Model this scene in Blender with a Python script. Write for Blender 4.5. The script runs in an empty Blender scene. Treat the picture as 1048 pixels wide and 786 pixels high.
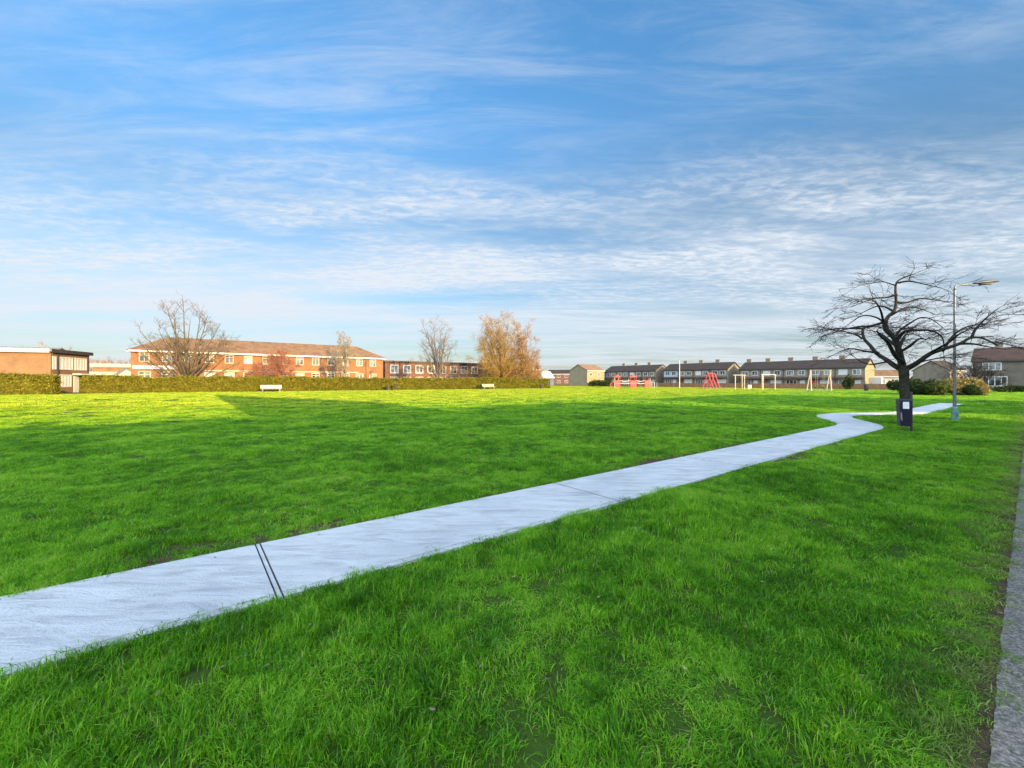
import bpy, math, random
import numpy as np
from mathutils import Vector, Matrix, noise as mnoise

random.seed(11)
rng = np.random.default_rng(11)
SC = bpy.context.scene
COL = SC.collection
R = math.radians

# ---------------------------------------------------------------- frame
F, CX, HY, HC = 420.0, 524.0, 390.0, 1.6         # focal length and horizon in photo pixels, eye height
UX, UY = 0.7848, 0.6198                           # street direction on the ground
VX, VY = -UY, UX                                  # away from the street, into the green
SUN_EL = 13.0
TE = math.tan(R(SUN_EL))

def W(u, v, z=0.0):
    return Vector((u*UX + v*VX, u*UY + v*VY, z))

def at(px, y, z=0.0):                             # point on the sight line of column px at distance y
    return Vector(((px-CX)/F*y, y, z))

def zat(py, y):
    return HC + (HY-py)/F*y

# ---------------------------------------------------------------- materials
def new_mat(name):
    m = bpy.data.materials.new(name); m.use_nodes = True
    nt = m.node_tree
    b = nt.nodes['Principled BSDF']
    return m, nt, b

def ramp(nt, fac, stops):
    r = nt.nodes.new('ShaderNodeValToRGB')
    e = r.color_ramp.elements
    while len(e) < len(stops): e.new(0.5)
    for el, (p, c) in zip(e, stops):
        el.position = p; el.color = (*c, 1)
    nt.links.new(fac, r.inputs[0])
    return r.outputs[0]

def noise_tex(nt, scale, detail=4, rough=0.55, vec=None, dist=0.0):
    n = nt.nodes.new('ShaderNodeTexNoise')
    n.inputs['Scale'].default_value = scale
    n.inputs['Detail'].default_value = detail
    n.inputs['Roughness'].default_value = rough
    n.inputs['Distortion'].default_value = dist
    if vec is not None: nt.links.new(vec, n.inputs['Vector'])
    return n.outputs['Fac']

def mixc(nt, fac, a, b, mode='MIX'):
    m = nt.nodes.new('ShaderNodeMix'); m.data_type = 'RGBA'; m.blend_type = mode
    for sock, val in ((m.inputs[0], fac), (m.inputs[6], a), (m.inputs[7], b)):
        if hasattr(val, 'is_linked'): nt.links.new(val, sock)
        elif isinstance(val, (int, float)): sock.default_value = val
        else: sock.default_value = (*val, 1)
    return m.outputs[2]

def math_n(nt, op, a, b=None, clamp=False):
    m = nt.nodes.new('ShaderNodeMath'); m.operation = op; m.use_clamp = clamp
    for i, val in enumerate((a, b)):
        if val is None: continue
        if hasattr(val, 'is_linked'): nt.links.new(val, m.inputs[i])
        else: m.inputs[i].default_value = val
    return m.outputs[0]

def bump(nt, b, height, strength=0.4, dist=0.02):
    n = nt.nodes.new('ShaderNodeBump')
    n.inputs['Strength'].default_value = strength
    n.inputs['Distance'].default_value = dist
    nt.links.new(height, n.inputs['Height'])
    nt.links.new(n.outputs[0], b.inputs['Normal'])

def geo_pos(nt):
    return nt.nodes.new('ShaderNodeNewGeometry').outputs['Position']

def obj_co(nt):
    return nt.nodes.new('ShaderNodeTexCoord').outputs['Object']

def mottled(name, c1, c2, scale=2.0, rough=0.8, c3=None, scale2=20, bmp=0.0, spec=0.3, metal=0.0):
    m, nt, b = new_mat(name)
    co = obj_co(nt)
    f = noise_tex(nt, scale, 5, 0.6, co)
    col = ramp(nt, f, [(0.34, c1), (0.66, c2)])
    if c3 is not None:
        g = noise_tex(nt, scale2, 3, 0.6, co)
        g = ramp(nt, g, [(0.5, (0, 0, 0)), (0.68, (1, 1, 1))])
        col = mixc(nt, g, col, c3)
    nt.links.new(col, b.inputs['Base Color'])
    b.inputs['Roughness'].default_value = rough
    b.inputs['Specular IOR Level'].default_value = spec
    b.inputs['Metallic'].default_value = metal
    if bmp: bump(nt, b, noise_tex(nt, scale2, 4, 0.6, co), bmp, 0.02)
    return m

def brick_mat(name, c1, c2, mortar, flip=False):
    m, nt, b = new_mat(name)
    co = obj_co(nt)
    sep = nt.nodes.new('ShaderNodeSeparateXYZ'); nt.links.new(co, sep.inputs[0])
    s = math_n(nt, 'ADD', sep.outputs[0], sep.outputs[1])
    cmb = nt.nodes.new('ShaderNodeCombineXYZ')
    nt.links.new(s, cmb.inputs[0]); nt.links.new(sep.outputs[2], cmb.inputs[1])
    br = nt.nodes.new('ShaderNodeTexBrick')
    br.inputs['Scale'].default_value = 1.0
    br.inputs['Brick Width'].default_value = 0.225
    br.inputs['Row Height'].default_value = 0.075
    br.inputs['Mortar Size'].default_value = 0.008
    br.inputs['Color1'].default_value = (*c1, 1); br.inputs['Color2'].default_value = (*c2, 1)
    br.inputs['Mortar'].default_value = (*mortar, 1)
    nt.links.new(cmb.outputs[0], br.inputs['Vector'])
    f = noise_tex(nt, 0.55, 5, 0.65, co)
    t = ramp(nt, f, [(0.3, (0.72, 0.72, 0.72)), (0.7, (1.15, 1.12, 1.08))])
    col = mixc(nt, 1.0, br.outputs['Color'], t, 'MULTIPLY')
    nt.links.new(col, b.inputs['Base Color'])
    b.inputs['Roughness'].default_value = 0.9
    return m

def tile_mat(name, c1, c2):
    m, nt, b = new_mat(name)
    co = obj_co(nt)
    f = noise_tex(nt, 0.9, 6, 0.7, co)
    col = ramp(nt, f, [(0.32, c1), (0.68, c2)])
    w = nt.nodes.new('ShaderNodeTexWave'); w.wave_type = 'BANDS'; w.bands_direction = 'Z'
    w.inputs['Scale'].default_value = 1.1; w.inputs['Distortion'].default_value = 0.3
    nt.links.new(co, w.inputs['Vector'])
    nt.links.new(col, b.inputs['Base Color'])
    b.inputs['Roughness'].default_value = 0.75
    bump(nt, b, w.outputs['Fac'], 0.6, 0.05)
    return m

M = {}
M['brick_orange'] = brick_mat('brick_orange', (0.275, 0.118, 0.045), (0.225, 0.09, 0.035), (0.2, 0.145, 0.10))
M['brick_tan'] = brick_mat('brick_tan', (0.24, 0.125, 0.052), (0.21, 0.105, 0.043), (0.2, 0.15, 0.095))
M['brick_red'] = brick_mat('brick_red', (0.17, 0.058, 0.036), (0.13, 0.045, 0.03), (0.17, 0.14, 0.115))
M['render_grey'] = mottled('render_grey', (0.19, 0.15, 0.108), (0.25, 0.205, 0.15), 0.7, 0.95, (0.16, 0.145, 0.125), 9)
M['render_blue'] = mottled('render_blue', (0.30, 0.36, 0.42), (0.36, 0.42, 0.47), 0.7, 0.95)
M['render_cream'] = mottled('render_cream', (0.24, 0.19, 0.12), (0.29, 0.235, 0.155), 0.7, 0.95)
M['render_pale'] = mottled('render_pale', (0.42, 0.40, 0.37), (0.5, 0.48, 0.45), 0.7, 0.95)
M['tile_brown'] = tile_mat('tile_brown', (0.11, 0.06, 0.03), (0.25, 0.145, 0.07))
M['tile_dark'] = tile_mat('tile_dark', (0.022, 0.017, 0.015), (0.05, 0.036, 0.029))
M['tile_umber'] = tile_mat('tile_umber', (0.035, 0.02, 0.015), (0.075, 0.042, 0.03))
M['render_umber'] = mottled('render_umber', (0.11, 0.092, 0.075), (0.155, 0.13, 0.105), 0.7, 0.95)
M['tile_tan'] = tile_mat('tile_tan', (0.16, 0.09, 0.05), (0.24, 0.15, 0.085))
M['felt'] = mottled('felt', (0.13, 0.13, 0.13), (0.2, 0.2, 0.19), 1.2, 0.9)
M['white_paint'] = mottled('white_paint', (0.52, 0.51, 0.49), (0.60, 0.59, 0.57), 1.5, 0.6)
M['cream_paint'] = mottled('cream_paint', (0.40, 0.34, 0.24), (0.47, 0.41, 0.30), 1.5, 0.6)
M['dark_paint'] = mottled('dark_paint', (0.035, 0.03, 0.03), (0.06, 0.05, 0.05), 2, 0.5)
M['red_paint'] = mottled('red_paint', (0.40, 0.045, 0.05), (0.50, 0.08, 0.08), 1.5, 0.45)
M['curtain'] = mottled('curtain', (0.42, 0.42, 0.42), (0.6, 0.6, 0.58), 2, 0.9)
M['door_brown'] = mottled('door_brown', (0.14, 0.06, 0.035), (0.2, 0.09, 0.05), 2, 0.5)
m, nt, b = new_mat('glass'); M['glass'] = m
nt.links.new(ramp(nt, noise_tex(nt, 0.9, 2, 0.5, geo_pos(nt)), [(0.4, (0.02, 0.025, 0.03)), (0.62, (0.16, 0.17, 0.18))]), b.inputs['Base Color'])
b.inputs['Roughness'].default_value = 0.08; b.inputs['Specular IOR Level'].default_value = 0.7
M['wood_fence'] = mottled('wood_fence', (0.20, 0.10, 0.05), (0.30, 0.165, 0.085), 1.3, 0.9, (0.14, 0.075, 0.04), 6)
M['bark_dark'] = mottled('bark_dark', (0.016, 0.013, 0.011), (0.034, 0.028, 0.023), 5, 0.95, (0.045, 0.042, 0.033), 14, 0.6, 0.1)
M['bark_trunk'] = mottled('bark_trunk', (0.022, 0.018, 0.014), (0.05, 0.044, 0.035), 4, 0.95, (0.05, 0.058, 0.038), 9, 0.9, 0.1)
M['bark_grey'] = mottled('bark_grey', (0.08, 0.06, 0.038), (0.14, 0.105, 0.065), 3, 0.95)
M['bark_twig'] = mottled('bark_twig', (0.10, 0.08, 0.065), (0.17, 0.135, 0.11), 3, 0.95)
M['bark_birch'] = mottled('bark_birch', (0.17, 0.14, 0.10), (0.25, 0.21, 0.155), 3, 0.9)
M['twig_gold'] = mottled('twig_gold', (0.19, 0.115, 0.028), (0.28, 0.18, 0.05), 0.4, 0.95)
M['twig_russet'] = mottled('twig_russet', (0.19, 0.10, 0.042), (0.27, 0.155, 0.065), 0.4, 0.95)
M['twig_red'] = mottled('twig_red', (0.20, 0.08, 0.05), (0.28, 0.125, 0.075), 0.5, 0.95)
M['twig_brown'] = mottled('twig_brown', (0.17, 0.105, 0.065), (0.26, 0.17, 0.10), 0.3, 0.95)
M['lamp_grey'] = mottled('lamp_grey', (0.13, 0.145, 0.145), (0.19, 0.205, 0.205), 3, 0.5, (0.16, 0.17, 0.165), 12, 0, 0.5, 0.4)
M['lamp_teal'] = mottled('lamp_teal', (0.10, 0.23, 0.22), (0.16, 0.31, 0.29), 4, 0.6, (0.2, 0.33, 0.31), 15)
M['lamp_head'] = mottled('lamp_head', (0.07, 0.085, 0.10), (0.10, 0.12, 0.135), 3, 0.4)
m, nt, b = new_mat('lamp_lens'); M['lamp_lens'] = m
b.inputs['Base Color'].default_value = (0.2, 0.22, 0.24, 1); b.inputs['Roughness'].default_value = 0.15
M['bin_navy'] = mottled('bin_navy', (0.008, 0.007, 0.022), (0.016, 0.013, 0.038), 4, 0.4, (0.028, 0.026, 0.05), 18, 0, 0.5)
M['notice'] = mottled('notice', (0.70, 0.72, 0.78), (0.8, 0.81, 0.85), 6, 0.5)
M['bin_scuff'] = mottled('bin_scuff', (0.16, 0.15, 0.22), (0.24, 0.23, 0.31), 8, 0.5)
M['bark_chips'] = mottled('bark_chips', (0.22, 0.16, 0.09), (0.34, 0.26, 0.16), 1.2, 0.95)
M['straw'] = mottled('straw', (0.55, 0.46, 0.26), (0.66, 0.57, 0.35), 3, 0.9)

def leaf_mat(name, stops, scale=1.2, trans=0.3, attr=True):
    m = bpy.data.materials.new(name); m.use_nodes = True
    nt = m.node_tree; nt.nodes.clear()
    out = nt.nodes.new('ShaderNodeOutputMaterial')
    co = geo_pos(nt)
    f = noise_tex(nt, scale, 4, 0.6, co)
    if attr:
        a = nt.nodes.new('ShaderNodeAttribute'); a.attribute_name = 'tone'
        f = math_n(nt, 'ADD', math_n(nt, 'MULTIPLY', f, 0.6), math_n(nt, 'MULTIPLY', a.outputs['Fac'], 0.4))
    col = ramp(nt, f, stops)
    d = nt.nodes.new('ShaderNodeBsdfDiffuse'); t = nt.nodes.new('ShaderNodeBsdfTranslucent')
    nt.links.new(col, d.inputs[0]); nt.links.new(col, t.inputs[0])
    mx = nt.nodes.new('ShaderNodeMixShader'); mx.inputs[0].default_value = trans
    nt.links.new(d.outputs[0], mx.inputs[1]); nt.links.new(t.outputs[0], mx.inputs[2])
    nt.links.new(mx.outputs[0], out.inputs[0])
    return m
M['hedge_leaf'] = leaf_mat('hedge_leaf', [(0.3, (0.11, 0.115, 0.018)), (0.5, (0.18, 0.175, 0.025)), (0.72, (0.26, 0.225, 0.035))])
M['shrub_dark'] = leaf_mat('shrub_dark', [(0.3, (0.02, 0.04, 0.014)), (0.7, (0.06, 0.085, 0.03))])
M['shrub_yellow'] = leaf_mat('shrub_yellow', [(0.3, (0.15, 0.125, 0.04)), (0.7, (0.34, 0.27, 0.10))])
M['shrub_green'] = leaf_mat('shrub_green', [(0.3, (0.05, 0.08, 0.02)), (0.7, (0.12, 0.14, 0.045))])

# ---------------------------------------------------------------- mesh builder
class MB:
    def __init__(s): s.v = []; s.f = []
    def quad(s, a, b, c, d):
        n = len(s.v); s.v += [tuple(a), tuple(b), tuple(c), tuple(d)]; s.f.append((n, n+1, n+2, n+3)); return s
    def box(s, x0, x1, y0, y1, z0, z1):
        n = len(s.v)
        s.v += [(x0,y0,z0),(x1,y0,z0),(x1,y1,z0),(x0,y1,z0),(x0,y0,z1),(x1,y0,z1),(x1,y1,z1),(x0,y1,z1)]
        s.f += [(n,n+3,n+2,n+1),(n+4,n+5,n+6,n+7),(n,n+1,n+5,n+4),(n+1,n+2,n+6,n+5),(n+2,n+3,n+7,n+6),(n+3,n,n+4,n+7)]
        return s
    def hexa(s, lo, hi):                           # two quads, bottom and top, each counter-clockwise from above
        n = len(s.v); s.v += [tuple(p) for p in lo] + [tuple(p) for p in hi]
        s.f += [(n,n+3,n+2,n+1),(n+4,n+5,n+6,n+7),(n,n+1,n+5,n+4),(n+1,n+2,n+6,n+5),(n+2,n+3,n+7,n+6),(n+3,n,n+4,n+7)]
        return s
    def prism(s, poly, axis, a, b):                # polygon of (p, q) pushed along an axis
        n = len(s.v); k = len(poly)
        for t in (a, b):
            for p, q in poly:
                s.v.append((t,p,q) if axis == 'x' else (p,t,q) if axis == 'y' else (p,q,t))
        s.f.append(tuple(range(n, n+k))[::-1]); s.f.append(tuple(range(n+k, n+2*k)))
        for i in range(k):
            j = (i+1) % k
            s.f.append((n+i, n+j, n+k+j, n+k+i))
        return s
    def tube(s, pts, rad, sides=6, cap=True):
        pts = [Vector(p) for p in pts]
        if not hasattr(rad, '__len__'): rad = [rad]*len(pts)
        n0 = len(s.v); up = None
        for i, p in enumerate(pts):
            d = (pts[min(i+1, len(pts)-1)] - pts[max(i-1, 0)])
            if d.length < 1e-9: d = Vector((0,0,1))
            d.normalize()
            if up is None:
                up = Vector((0,0,1)) if abs(d.z) < 0.9 else Vector((1,0,0))
            a = up - d*up.dot(d)
            if a.length < 1e-4: a = d.orthogonal()
            a.normalize(); b = d.cross(a); up = a
            for k in range(sides):
                t = 2*math.pi*k/sides
                q = p + (a*math.cos(t) + b*math.sin(t))*rad[i]
                s.v.append((q.x, q.y, q.z))
        for i in range(len(pts)-1):
            for k in range(sides):
                k2 = (k+1) % sides
                s.f.append((n0+i*sides+k, n0+i*sides+k2, n0+(i+1)*sides+k2, n0+(i+1)*sides+k))
        if cap:
            s.f.append(tuple(range(n0, n0+sides))[::-1])
            e = n0+(len(pts)-1)*sides
            s.f.append(tuple(range(e, e+sides)))
        return s
    def build(s, name, mat, parent=None, smooth=False):
        me = bpy.data.meshes.new(name); me.from_pydata(s.v, [], s.f); me.validate(); me.update()
        me.materials.append(mat)
        if smooth: me.polygons.foreach_set('use_smooth', [True]*len(me.polygons))
        o = bpy.data.objects.new(name, me); COL.objects.link(o)
        if parent is not None: o.parent = parent
        return o

def tag(o, label=None, cat=None, group=None, kind=None):
    if label: o['label'] = label
    if cat: o['category'] = cat
    if group: o['group'] = group
    if kind: o['kind'] = kind
    return o

def thing(name, loc, ang, label, cat, group=None):
    o = bpy.data.objects.new(name, None); COL.objects.link(o)
    o.empty_display_size = 0.2
    o.location = loc; o.rotation_euler = (0, 0, ang)
    return tag(o, label, cat, group)

def copy_tree(o, parent=None):
    c = o.copy(); COL.objects.link(c)
    if parent is not None: c.parent = parent
    for ch in list(o.children): copy_tree(ch, c)
    return c

# ---------------------------------------------------------------- the path's course, in street coordinates
def sstep(a, b, x):
    t = np.clip((x-a)/(b-a), 0, 1); return t*t*(3-2*t)
def path_c(u):
    u = np.asarray(u, float)
    return 4.03 - 0.018*u + 2.0*sstep(18.0, 23.6, u) - 1.75*sstep(24.0, 28.4, u)
PW = 0.625
PATH_END = 42.3
def path_slope(u): return (path_c(u+0.05)-path_c(u-0.05))/0.1
def path_dist(u, v):                                # signed distance outside the path edge, metres
    d = np.abs(v-path_c(u))/np.sqrt(1+path_slope(u)**2) - PW
    return np.where(u > PATH_END, np.maximum(d, u-PATH_END), d)
PAV = 0.115                                          # pavement edge (v)

def gh(x, y):                                       # lie of the lawn
    x = np.asarray(x, float); y = np.asarray(y, float)
    u = x*UX+y*UY; v = x*VX+y*VY
    h = 0.030*np.sin(1.9*x+0.7*y)*np.sin(1.3*y-0.6*x+1) + 0.022*np.sin(3.7*x-2.1*y+.5)*np.sin(2.9*y+1.3*x) + 0.03*np.sin(0.7*x+2)*np.sin(0.55*y)
    d = np.minimum(np.clip(path_dist(u, v), 0, None), np.abs(v-PAV))
    fade = np.clip(d/0.8, 0, 1)*np.clip((70-np.hypot(x, y))/20, 0, 1)
    return h*fade*np.where(v < PAV, 0, 1) - 0.0

def vnoise(x, y, s, seed=0):                        # smooth value noise, vectorised
    x = np.asarray(x)*s; y = np.asarray(y)*s
    xi = np.floor(x).astype(np.int64); yi = np.floor(y).astype(np.int64)
    fx = x-xi; fy = y-yi; fx = fx*fx*(3-2*fx); fy = fy*fy*(3-2*fy)
    def hsh(a, b):
        n = (a*374761393 + b*668265263 + seed*982451653) & 0xffffffff
        n = ((n ^ (n >> 13))*1274126177) & 0xffffffff
        return ((n ^ (n >> 16)) & 0xffff)/65535.0
    return (hsh(xi,yi)*(1-fx)+hsh(xi+1,yi)*fx)*(1-fy)+(hsh(xi,yi+1)*(1-fx)+hsh(xi+1,yi+1)*fx)*fy

def bare(u, v):                                     # trodden earth beside the path: 0..1
    d = path_dist(u, v)
    edge = np.clip(1-d/0.22, 0, 1)*(vnoise(u, v, 0.9, 3) > 0.60)*(v > path_c(u))
    far_side = v > path_c(u)
    spots = 0
    for (cu, cv, ru, rv) in ((-0.1, 4.95, 0.6, 0.17), (1.15, 4.88, 0.25, 0.10), (7.6, 4.66, 1.6, 0.10), (10.2, 4.6, 0.9, 0.08), (9.9, 3.08, 1.1, 0.12), (12.9, 3.0, .5, 0.12), (19.4, 2.6, 0.5, 0.15)):
        spots = np.maximum(spots, np.clip(1.5-np.hypot((u-cu)/ru, (v-cv)/rv)*(0.75+0.5*vnoise(u, v, 5, 8)), 0, 1))
    kerbside = np.clip(1-(v-PAV)/0.09, 0, 1)*(0.35+0.6*vnoise(u, v, 3.0, 12))
    return np.clip(np.maximum(np.maximum(edge*0.75, spots), kerbside), 0, 1)*(d > -0.1)*(v > PAV-0.12)

# ---------------------------------------------------------------- ground
def axis(lo, hi, fine_lo, fine_hi, step, grow):
    a = list(np.arange(fine_lo, fine_hi+1e-6, step))
    s = step; p = fine_hi
    while p < hi: s *= grow; p += s; a.append(min(p, hi))
    s = step; p = fine_lo
    while p > lo: s *= grow; p -= s; a.insert(0, max(p, lo))
    return np.unique(np.array(a))
us = axis(-1500, 1800, -6, 30, 0.2, 1.18)
vs = axis(-1500, 1800, 0.2, 12, 0.1, 1.16)
vs = np.unique(np.concatenate([vs[(vs < -0.5) | (vs > 0.19)], np.array([PAV-0.06, PAV+0.02])]))
UU, VV = np.meshgrid(us, vs)
gx = UU*UX+VV*VX; gy = UU*UY+VV*VY
gz = gh(gx, gy)
gz = np.where(path_dist(UU, VV) < -0.05, -0.05, gz)
gz = np.where(VV < PAV-0.3, -0.06, np.where(VV < PAV+0.03, 0.0, gz))
nv, nu = UU.shape
verts = np.stack([gx, gy, gz], -1).reshape(-1, 3)
idx = np.arange(nv*nu).reshape(nv, nu)
faces = np.stack([idx[:-1,:-1], idx[:-1,1:], idx[1:,1:], idx[1:,:-1]], -1).reshape(-1, 4)
me = bpy.data.meshes.new('ground'); me.from_pydata(verts.tolist(), [], faces.tolist()); me.update()
at_b = me.attributes.new('bare', 'FLOAT', 'POINT'); at_b.data.foreach_set('value', bare(UU, VV).reshape(-1).astype(np.float32))
me.polygons.foreach_set('use_smooth', [True]*len(me.polygons))
m, nt, b = new_mat('lawn_soil')
co = geo_pos(nt)
g1 = ramp(nt, noise_tex(nt, 0.45, 6, 0.65, co), [(0.32, (0.035, 0.075, 0.010)), (0.68, (0.075, 0.135, 0.016))])
g2 = noise_tex(nt, 14, 4, 0.7, co)
g1 = mixc(nt, ramp(nt, g2, [(0.45, (0,0,0)), (0.7, (1,1,1))]), g1, (0.04, 0.075, 0.012))
soil = ramp(nt, noise_tex(nt, 9, 6, 0.7, co), [(0.3, (0.045, 0.030, 0.020)), (0.6, (0.13, 0.088, 0.055)), (0.75, (0.19, 0.14, 0.095))])
a = nt.nodes.new('ShaderNodeAttribute'); a.attribute_name = 'bare'
bf = math_n(nt, 'MULTIPLY', math_n(nt, 'ADD', a.outputs['Fac'], math_n(nt, 'MULTIPLY', math_n(nt, 'SUBTRACT', g2, 0.5), 0.8)), 2.0, True)
nt.links.new(mixc(nt, bf, g1, soil), b.inputs['Base Color'])
b.inputs['Roughness'].default_value = 0.95; b.inputs['Specular IOR Level'].default_value = 0.1
bump(nt, b, g2, 0.8, 0.04)
me.materials.append(m)
ground = bpy.data.objects.new('ground', me); COL.objects.link(ground); ground['kind'] = 'structure'

# ---------------------------------------------------------------- concrete path: cast bays with open joints
m, nt, b = new_mat('concrete')
co = geo_pos(nt)
mp = nt.nodes.new('ShaderNodeMapping'); mp.inputs['Rotation'].default_value = (0, 0, -math.atan2(UY, UX)-0.5)
mp.inputs['Scale'].default_value = (1.1, 5.0, 1)
nt.links.new(co, mp.inputs['Vector'])
sw = noise_tex(nt, 1.6, 7, 0.62, mp.outputs[0], 0.6)
big = noise_tex(nt, 0.55, 4, 0.6, co)
c = ramp(nt, sw, [(0.28, (0.46, 0.465, 0.475)), (0.48, (0.68, 0.68, 0.685)), (0.70, (0.78, 0.78, 0.78))])
c = mixc(nt, 1.0, c, ramp(nt, big, [(0.3, (0.74, 0.76, 0.79)), (0.7, (1.04, 1.03, 1.02))]), 'MULTIPLY')
sp = noise_tex(nt, 60, 3, 0.7, co)
c = mixc(nt, ramp(nt, sp, [(0.62, (0,0,0)), (0.74, (0.5,0.5,0.5))]), c, (0.30, 0.29, 0.28))
mud = noise_tex(nt, 1.9, 6, 0.7, co)
c = mixc(nt, ramp(nt, mud, [(0.55, (0,0,0)), (0.78, (0.5,0.5,0.5))]), c, (0.36, 0.34, 0.28))
nt.links.new(c, b.inputs['Base Color'])
b.inputs['Roughness'].default_value = 0.7; b.inputs['Specular IOR Level'].default_value = 0.35
bump(nt, b, math_n(nt, 'ADD', math_n(nt, 'MULTIPLY', sw, 1.0), math_n(nt, 'MULTIPLY', sp, 0.25)), 0.8, 0.04)
M['concrete'] = m

def ribbon(mb, u0, u1, o0, o1, z0, z1, step=0.4):
    n = max(1, int(math.ceil((u1-u0)/step)))
    rows = []
    for i in range(n+1):
        u = u0+(u1-u0)*i/n
        k = math.sqrt(1+float(path_slope(u))**2); cc = float(path_c(u))
        rows.append([W(u, cc+o0*k, z0), W(u, cc+o0*k, z1), W(u, cc+o1*k, z1), W(u, cc+o1*k, z0)])
    n0 = len(mb.v)
    for r in rows: mb.v += [tuple(p) for p in r]
    for i in range(n):
        a, c = n0+4*i, n0+4*i+4
        mb.f += [(a+1, c+1, c+2, a+2), (a, c, c+1, a+1), (a+2, c+2, c+3, a+3)]
    mb.f.append((n0, n0+1, n0+2, n0+3)); e = n0+4*n; mb.f.append((e+3, e+2, e+1, e))

joints = [-10.9, -7.1, -3.3, 0.53, 4.44, 8.1, 11.9, 15.7, 19.6, 23.5, 27.4, 31.2, 35.0, 38.8]
mb = MB(); prev = -14.0
ZP = 0.028
for j in joints + [PATH_END+0.02]:
    g_ = 0.0072 if abs(j-.53) < .01 else 0.012
    e = j-0.013-2*g_
    ribbon(mb, prev, e, -PW+0.075, PW-0.075, -0.08, ZP)
    ribbon(mb, prev, e, -PW, -PW+0.072, -0.08, ZP-0.004)
    ribbon(mb, prev, e, PW-0.072, PW, -0.08, ZP-0.004)
    if j < PATH_END: ribbon(mb, j-0.013, j+0.013, -PW, PW, -0.08, ZP-0.006)
    prev = j+0.013+2*g_
pth = mb.build('footpath', M['concrete']); pth['kind'] = 'structure'
mb = MB()
for j in joints:
    g_ = 0.0072 if abs(j-.53) < .01 else 0.012
    for q in (j-.013-g_, j+.013+g_): ribbon(mb, q-g_+.001, q+g_-.001, -PW+0.004, PW-0.004, -0.06, ZP-0.009)
o = mb.build('path_joint', mottled('joint_seal', (0.03, 0.028, 0.026), (0.075, 0.07, 0.062), 9, 0.95)); o['kind'] = 'structure'
# dark bed under the joints
mb = MB(); ribbon(mb, -14, PATH_END, -PW+0.01, PW-0.01, -0.3, -0.01)
bed = mb.build('path_bed', mottled('joint_dirt', (0.02, 0.018, 0.016), (0.05, 0.045, 0.038), 8, 0.95)); bed['kind'] = 'structure'

# pavement along the street at the right edge
m, nt, b = new_mat('tarmac')
co = geo_pos(nt)
t1 = noise_tex(nt, 55, 4, 0.75, co); t2 = noise_tex(nt, 0.9, 5, 0.6, co); t3 = noise_tex(nt, 28, 4, 0.7, co)
c = ramp(nt, t1, [(0.34, (0.10, 0.092, 0.085)), (0.50, (0.25, 0.235, 0.22)), (0.66, (0.52, 0.49, 0.45))])
c = mixc(nt, 1.0, c, ramp(nt, t2, [(0.3, (0.50, 0.50, 0.50)), (0.7, (1.12, 1.02, 0.90))]), 'MULTIPLY')
c = mixc(nt, ramp(nt, t3, [(0.60, (0,0,0)), (0.72, (0.7,0.7,0.7))]), c, (0.09, 0.08, 0.06))
nt.links.new(c, b.inputs['Base Color']); b.inputs['Roughness'].default_value = 0.85
bump(nt, b, t1, 0.5, 0.006); M['tarmac'] = m
mb = MB()
for i in range(-320, 900):
    u0 = i*0.05; u1 = u0+0.05
    w0 = PAV+0.012*(vnoise(u0, 0.0, 4, 5)-0.5)+.010*(vnoise(u0, 0.0, 27, 6)-0.5); w1 = PAV+0.012*(vnoise(u1, 0.0, 4, 5)-0.5)+.010*(vnoise(u1, 0.0, 27, 6)-0.5)
    mb.quad(W(u0, -1.9, 0.006), W(u1, -1.9, 0.006), W(u1, w1, 0.006), W(u0, w0, 0.006))
pav = mb.build('pavement', M['tarmac']); pav['kind'] = 'structure'
mb = MB(); mb.hexa([W(-30,-2.06,-0.12), W(80,-2.06,-0.12), W(80,-1.9,-0.12), W(-30,-1.9,-0.12)], [W(-30,-2.06,0.009), W(80,-2.06,0.009), W(80,-1.9,0.009), W(-30,-1.9,0.009)])
o = mb.build('kerb', mottled('kerb_stone', (0.3,0.3,0.29), (0.4,0.39,0.37), 2, 0.9)); o['kind'] = 'structure'

mb = MB().quad(W(-40,-5.6,-0.054), W(90,-5.6,-0.054), W(90,-2.065,-0.054), W(-40,-2.065,-0.054))
o = mb.build('road', mottled('asphalt', (0.045, 0.045, 0.047), (0.07, 0.069, 0.068), 1.1, 0.9, (0.10, 0.098, 0.095), 45)); o['kind'] = 'structure'
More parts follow.
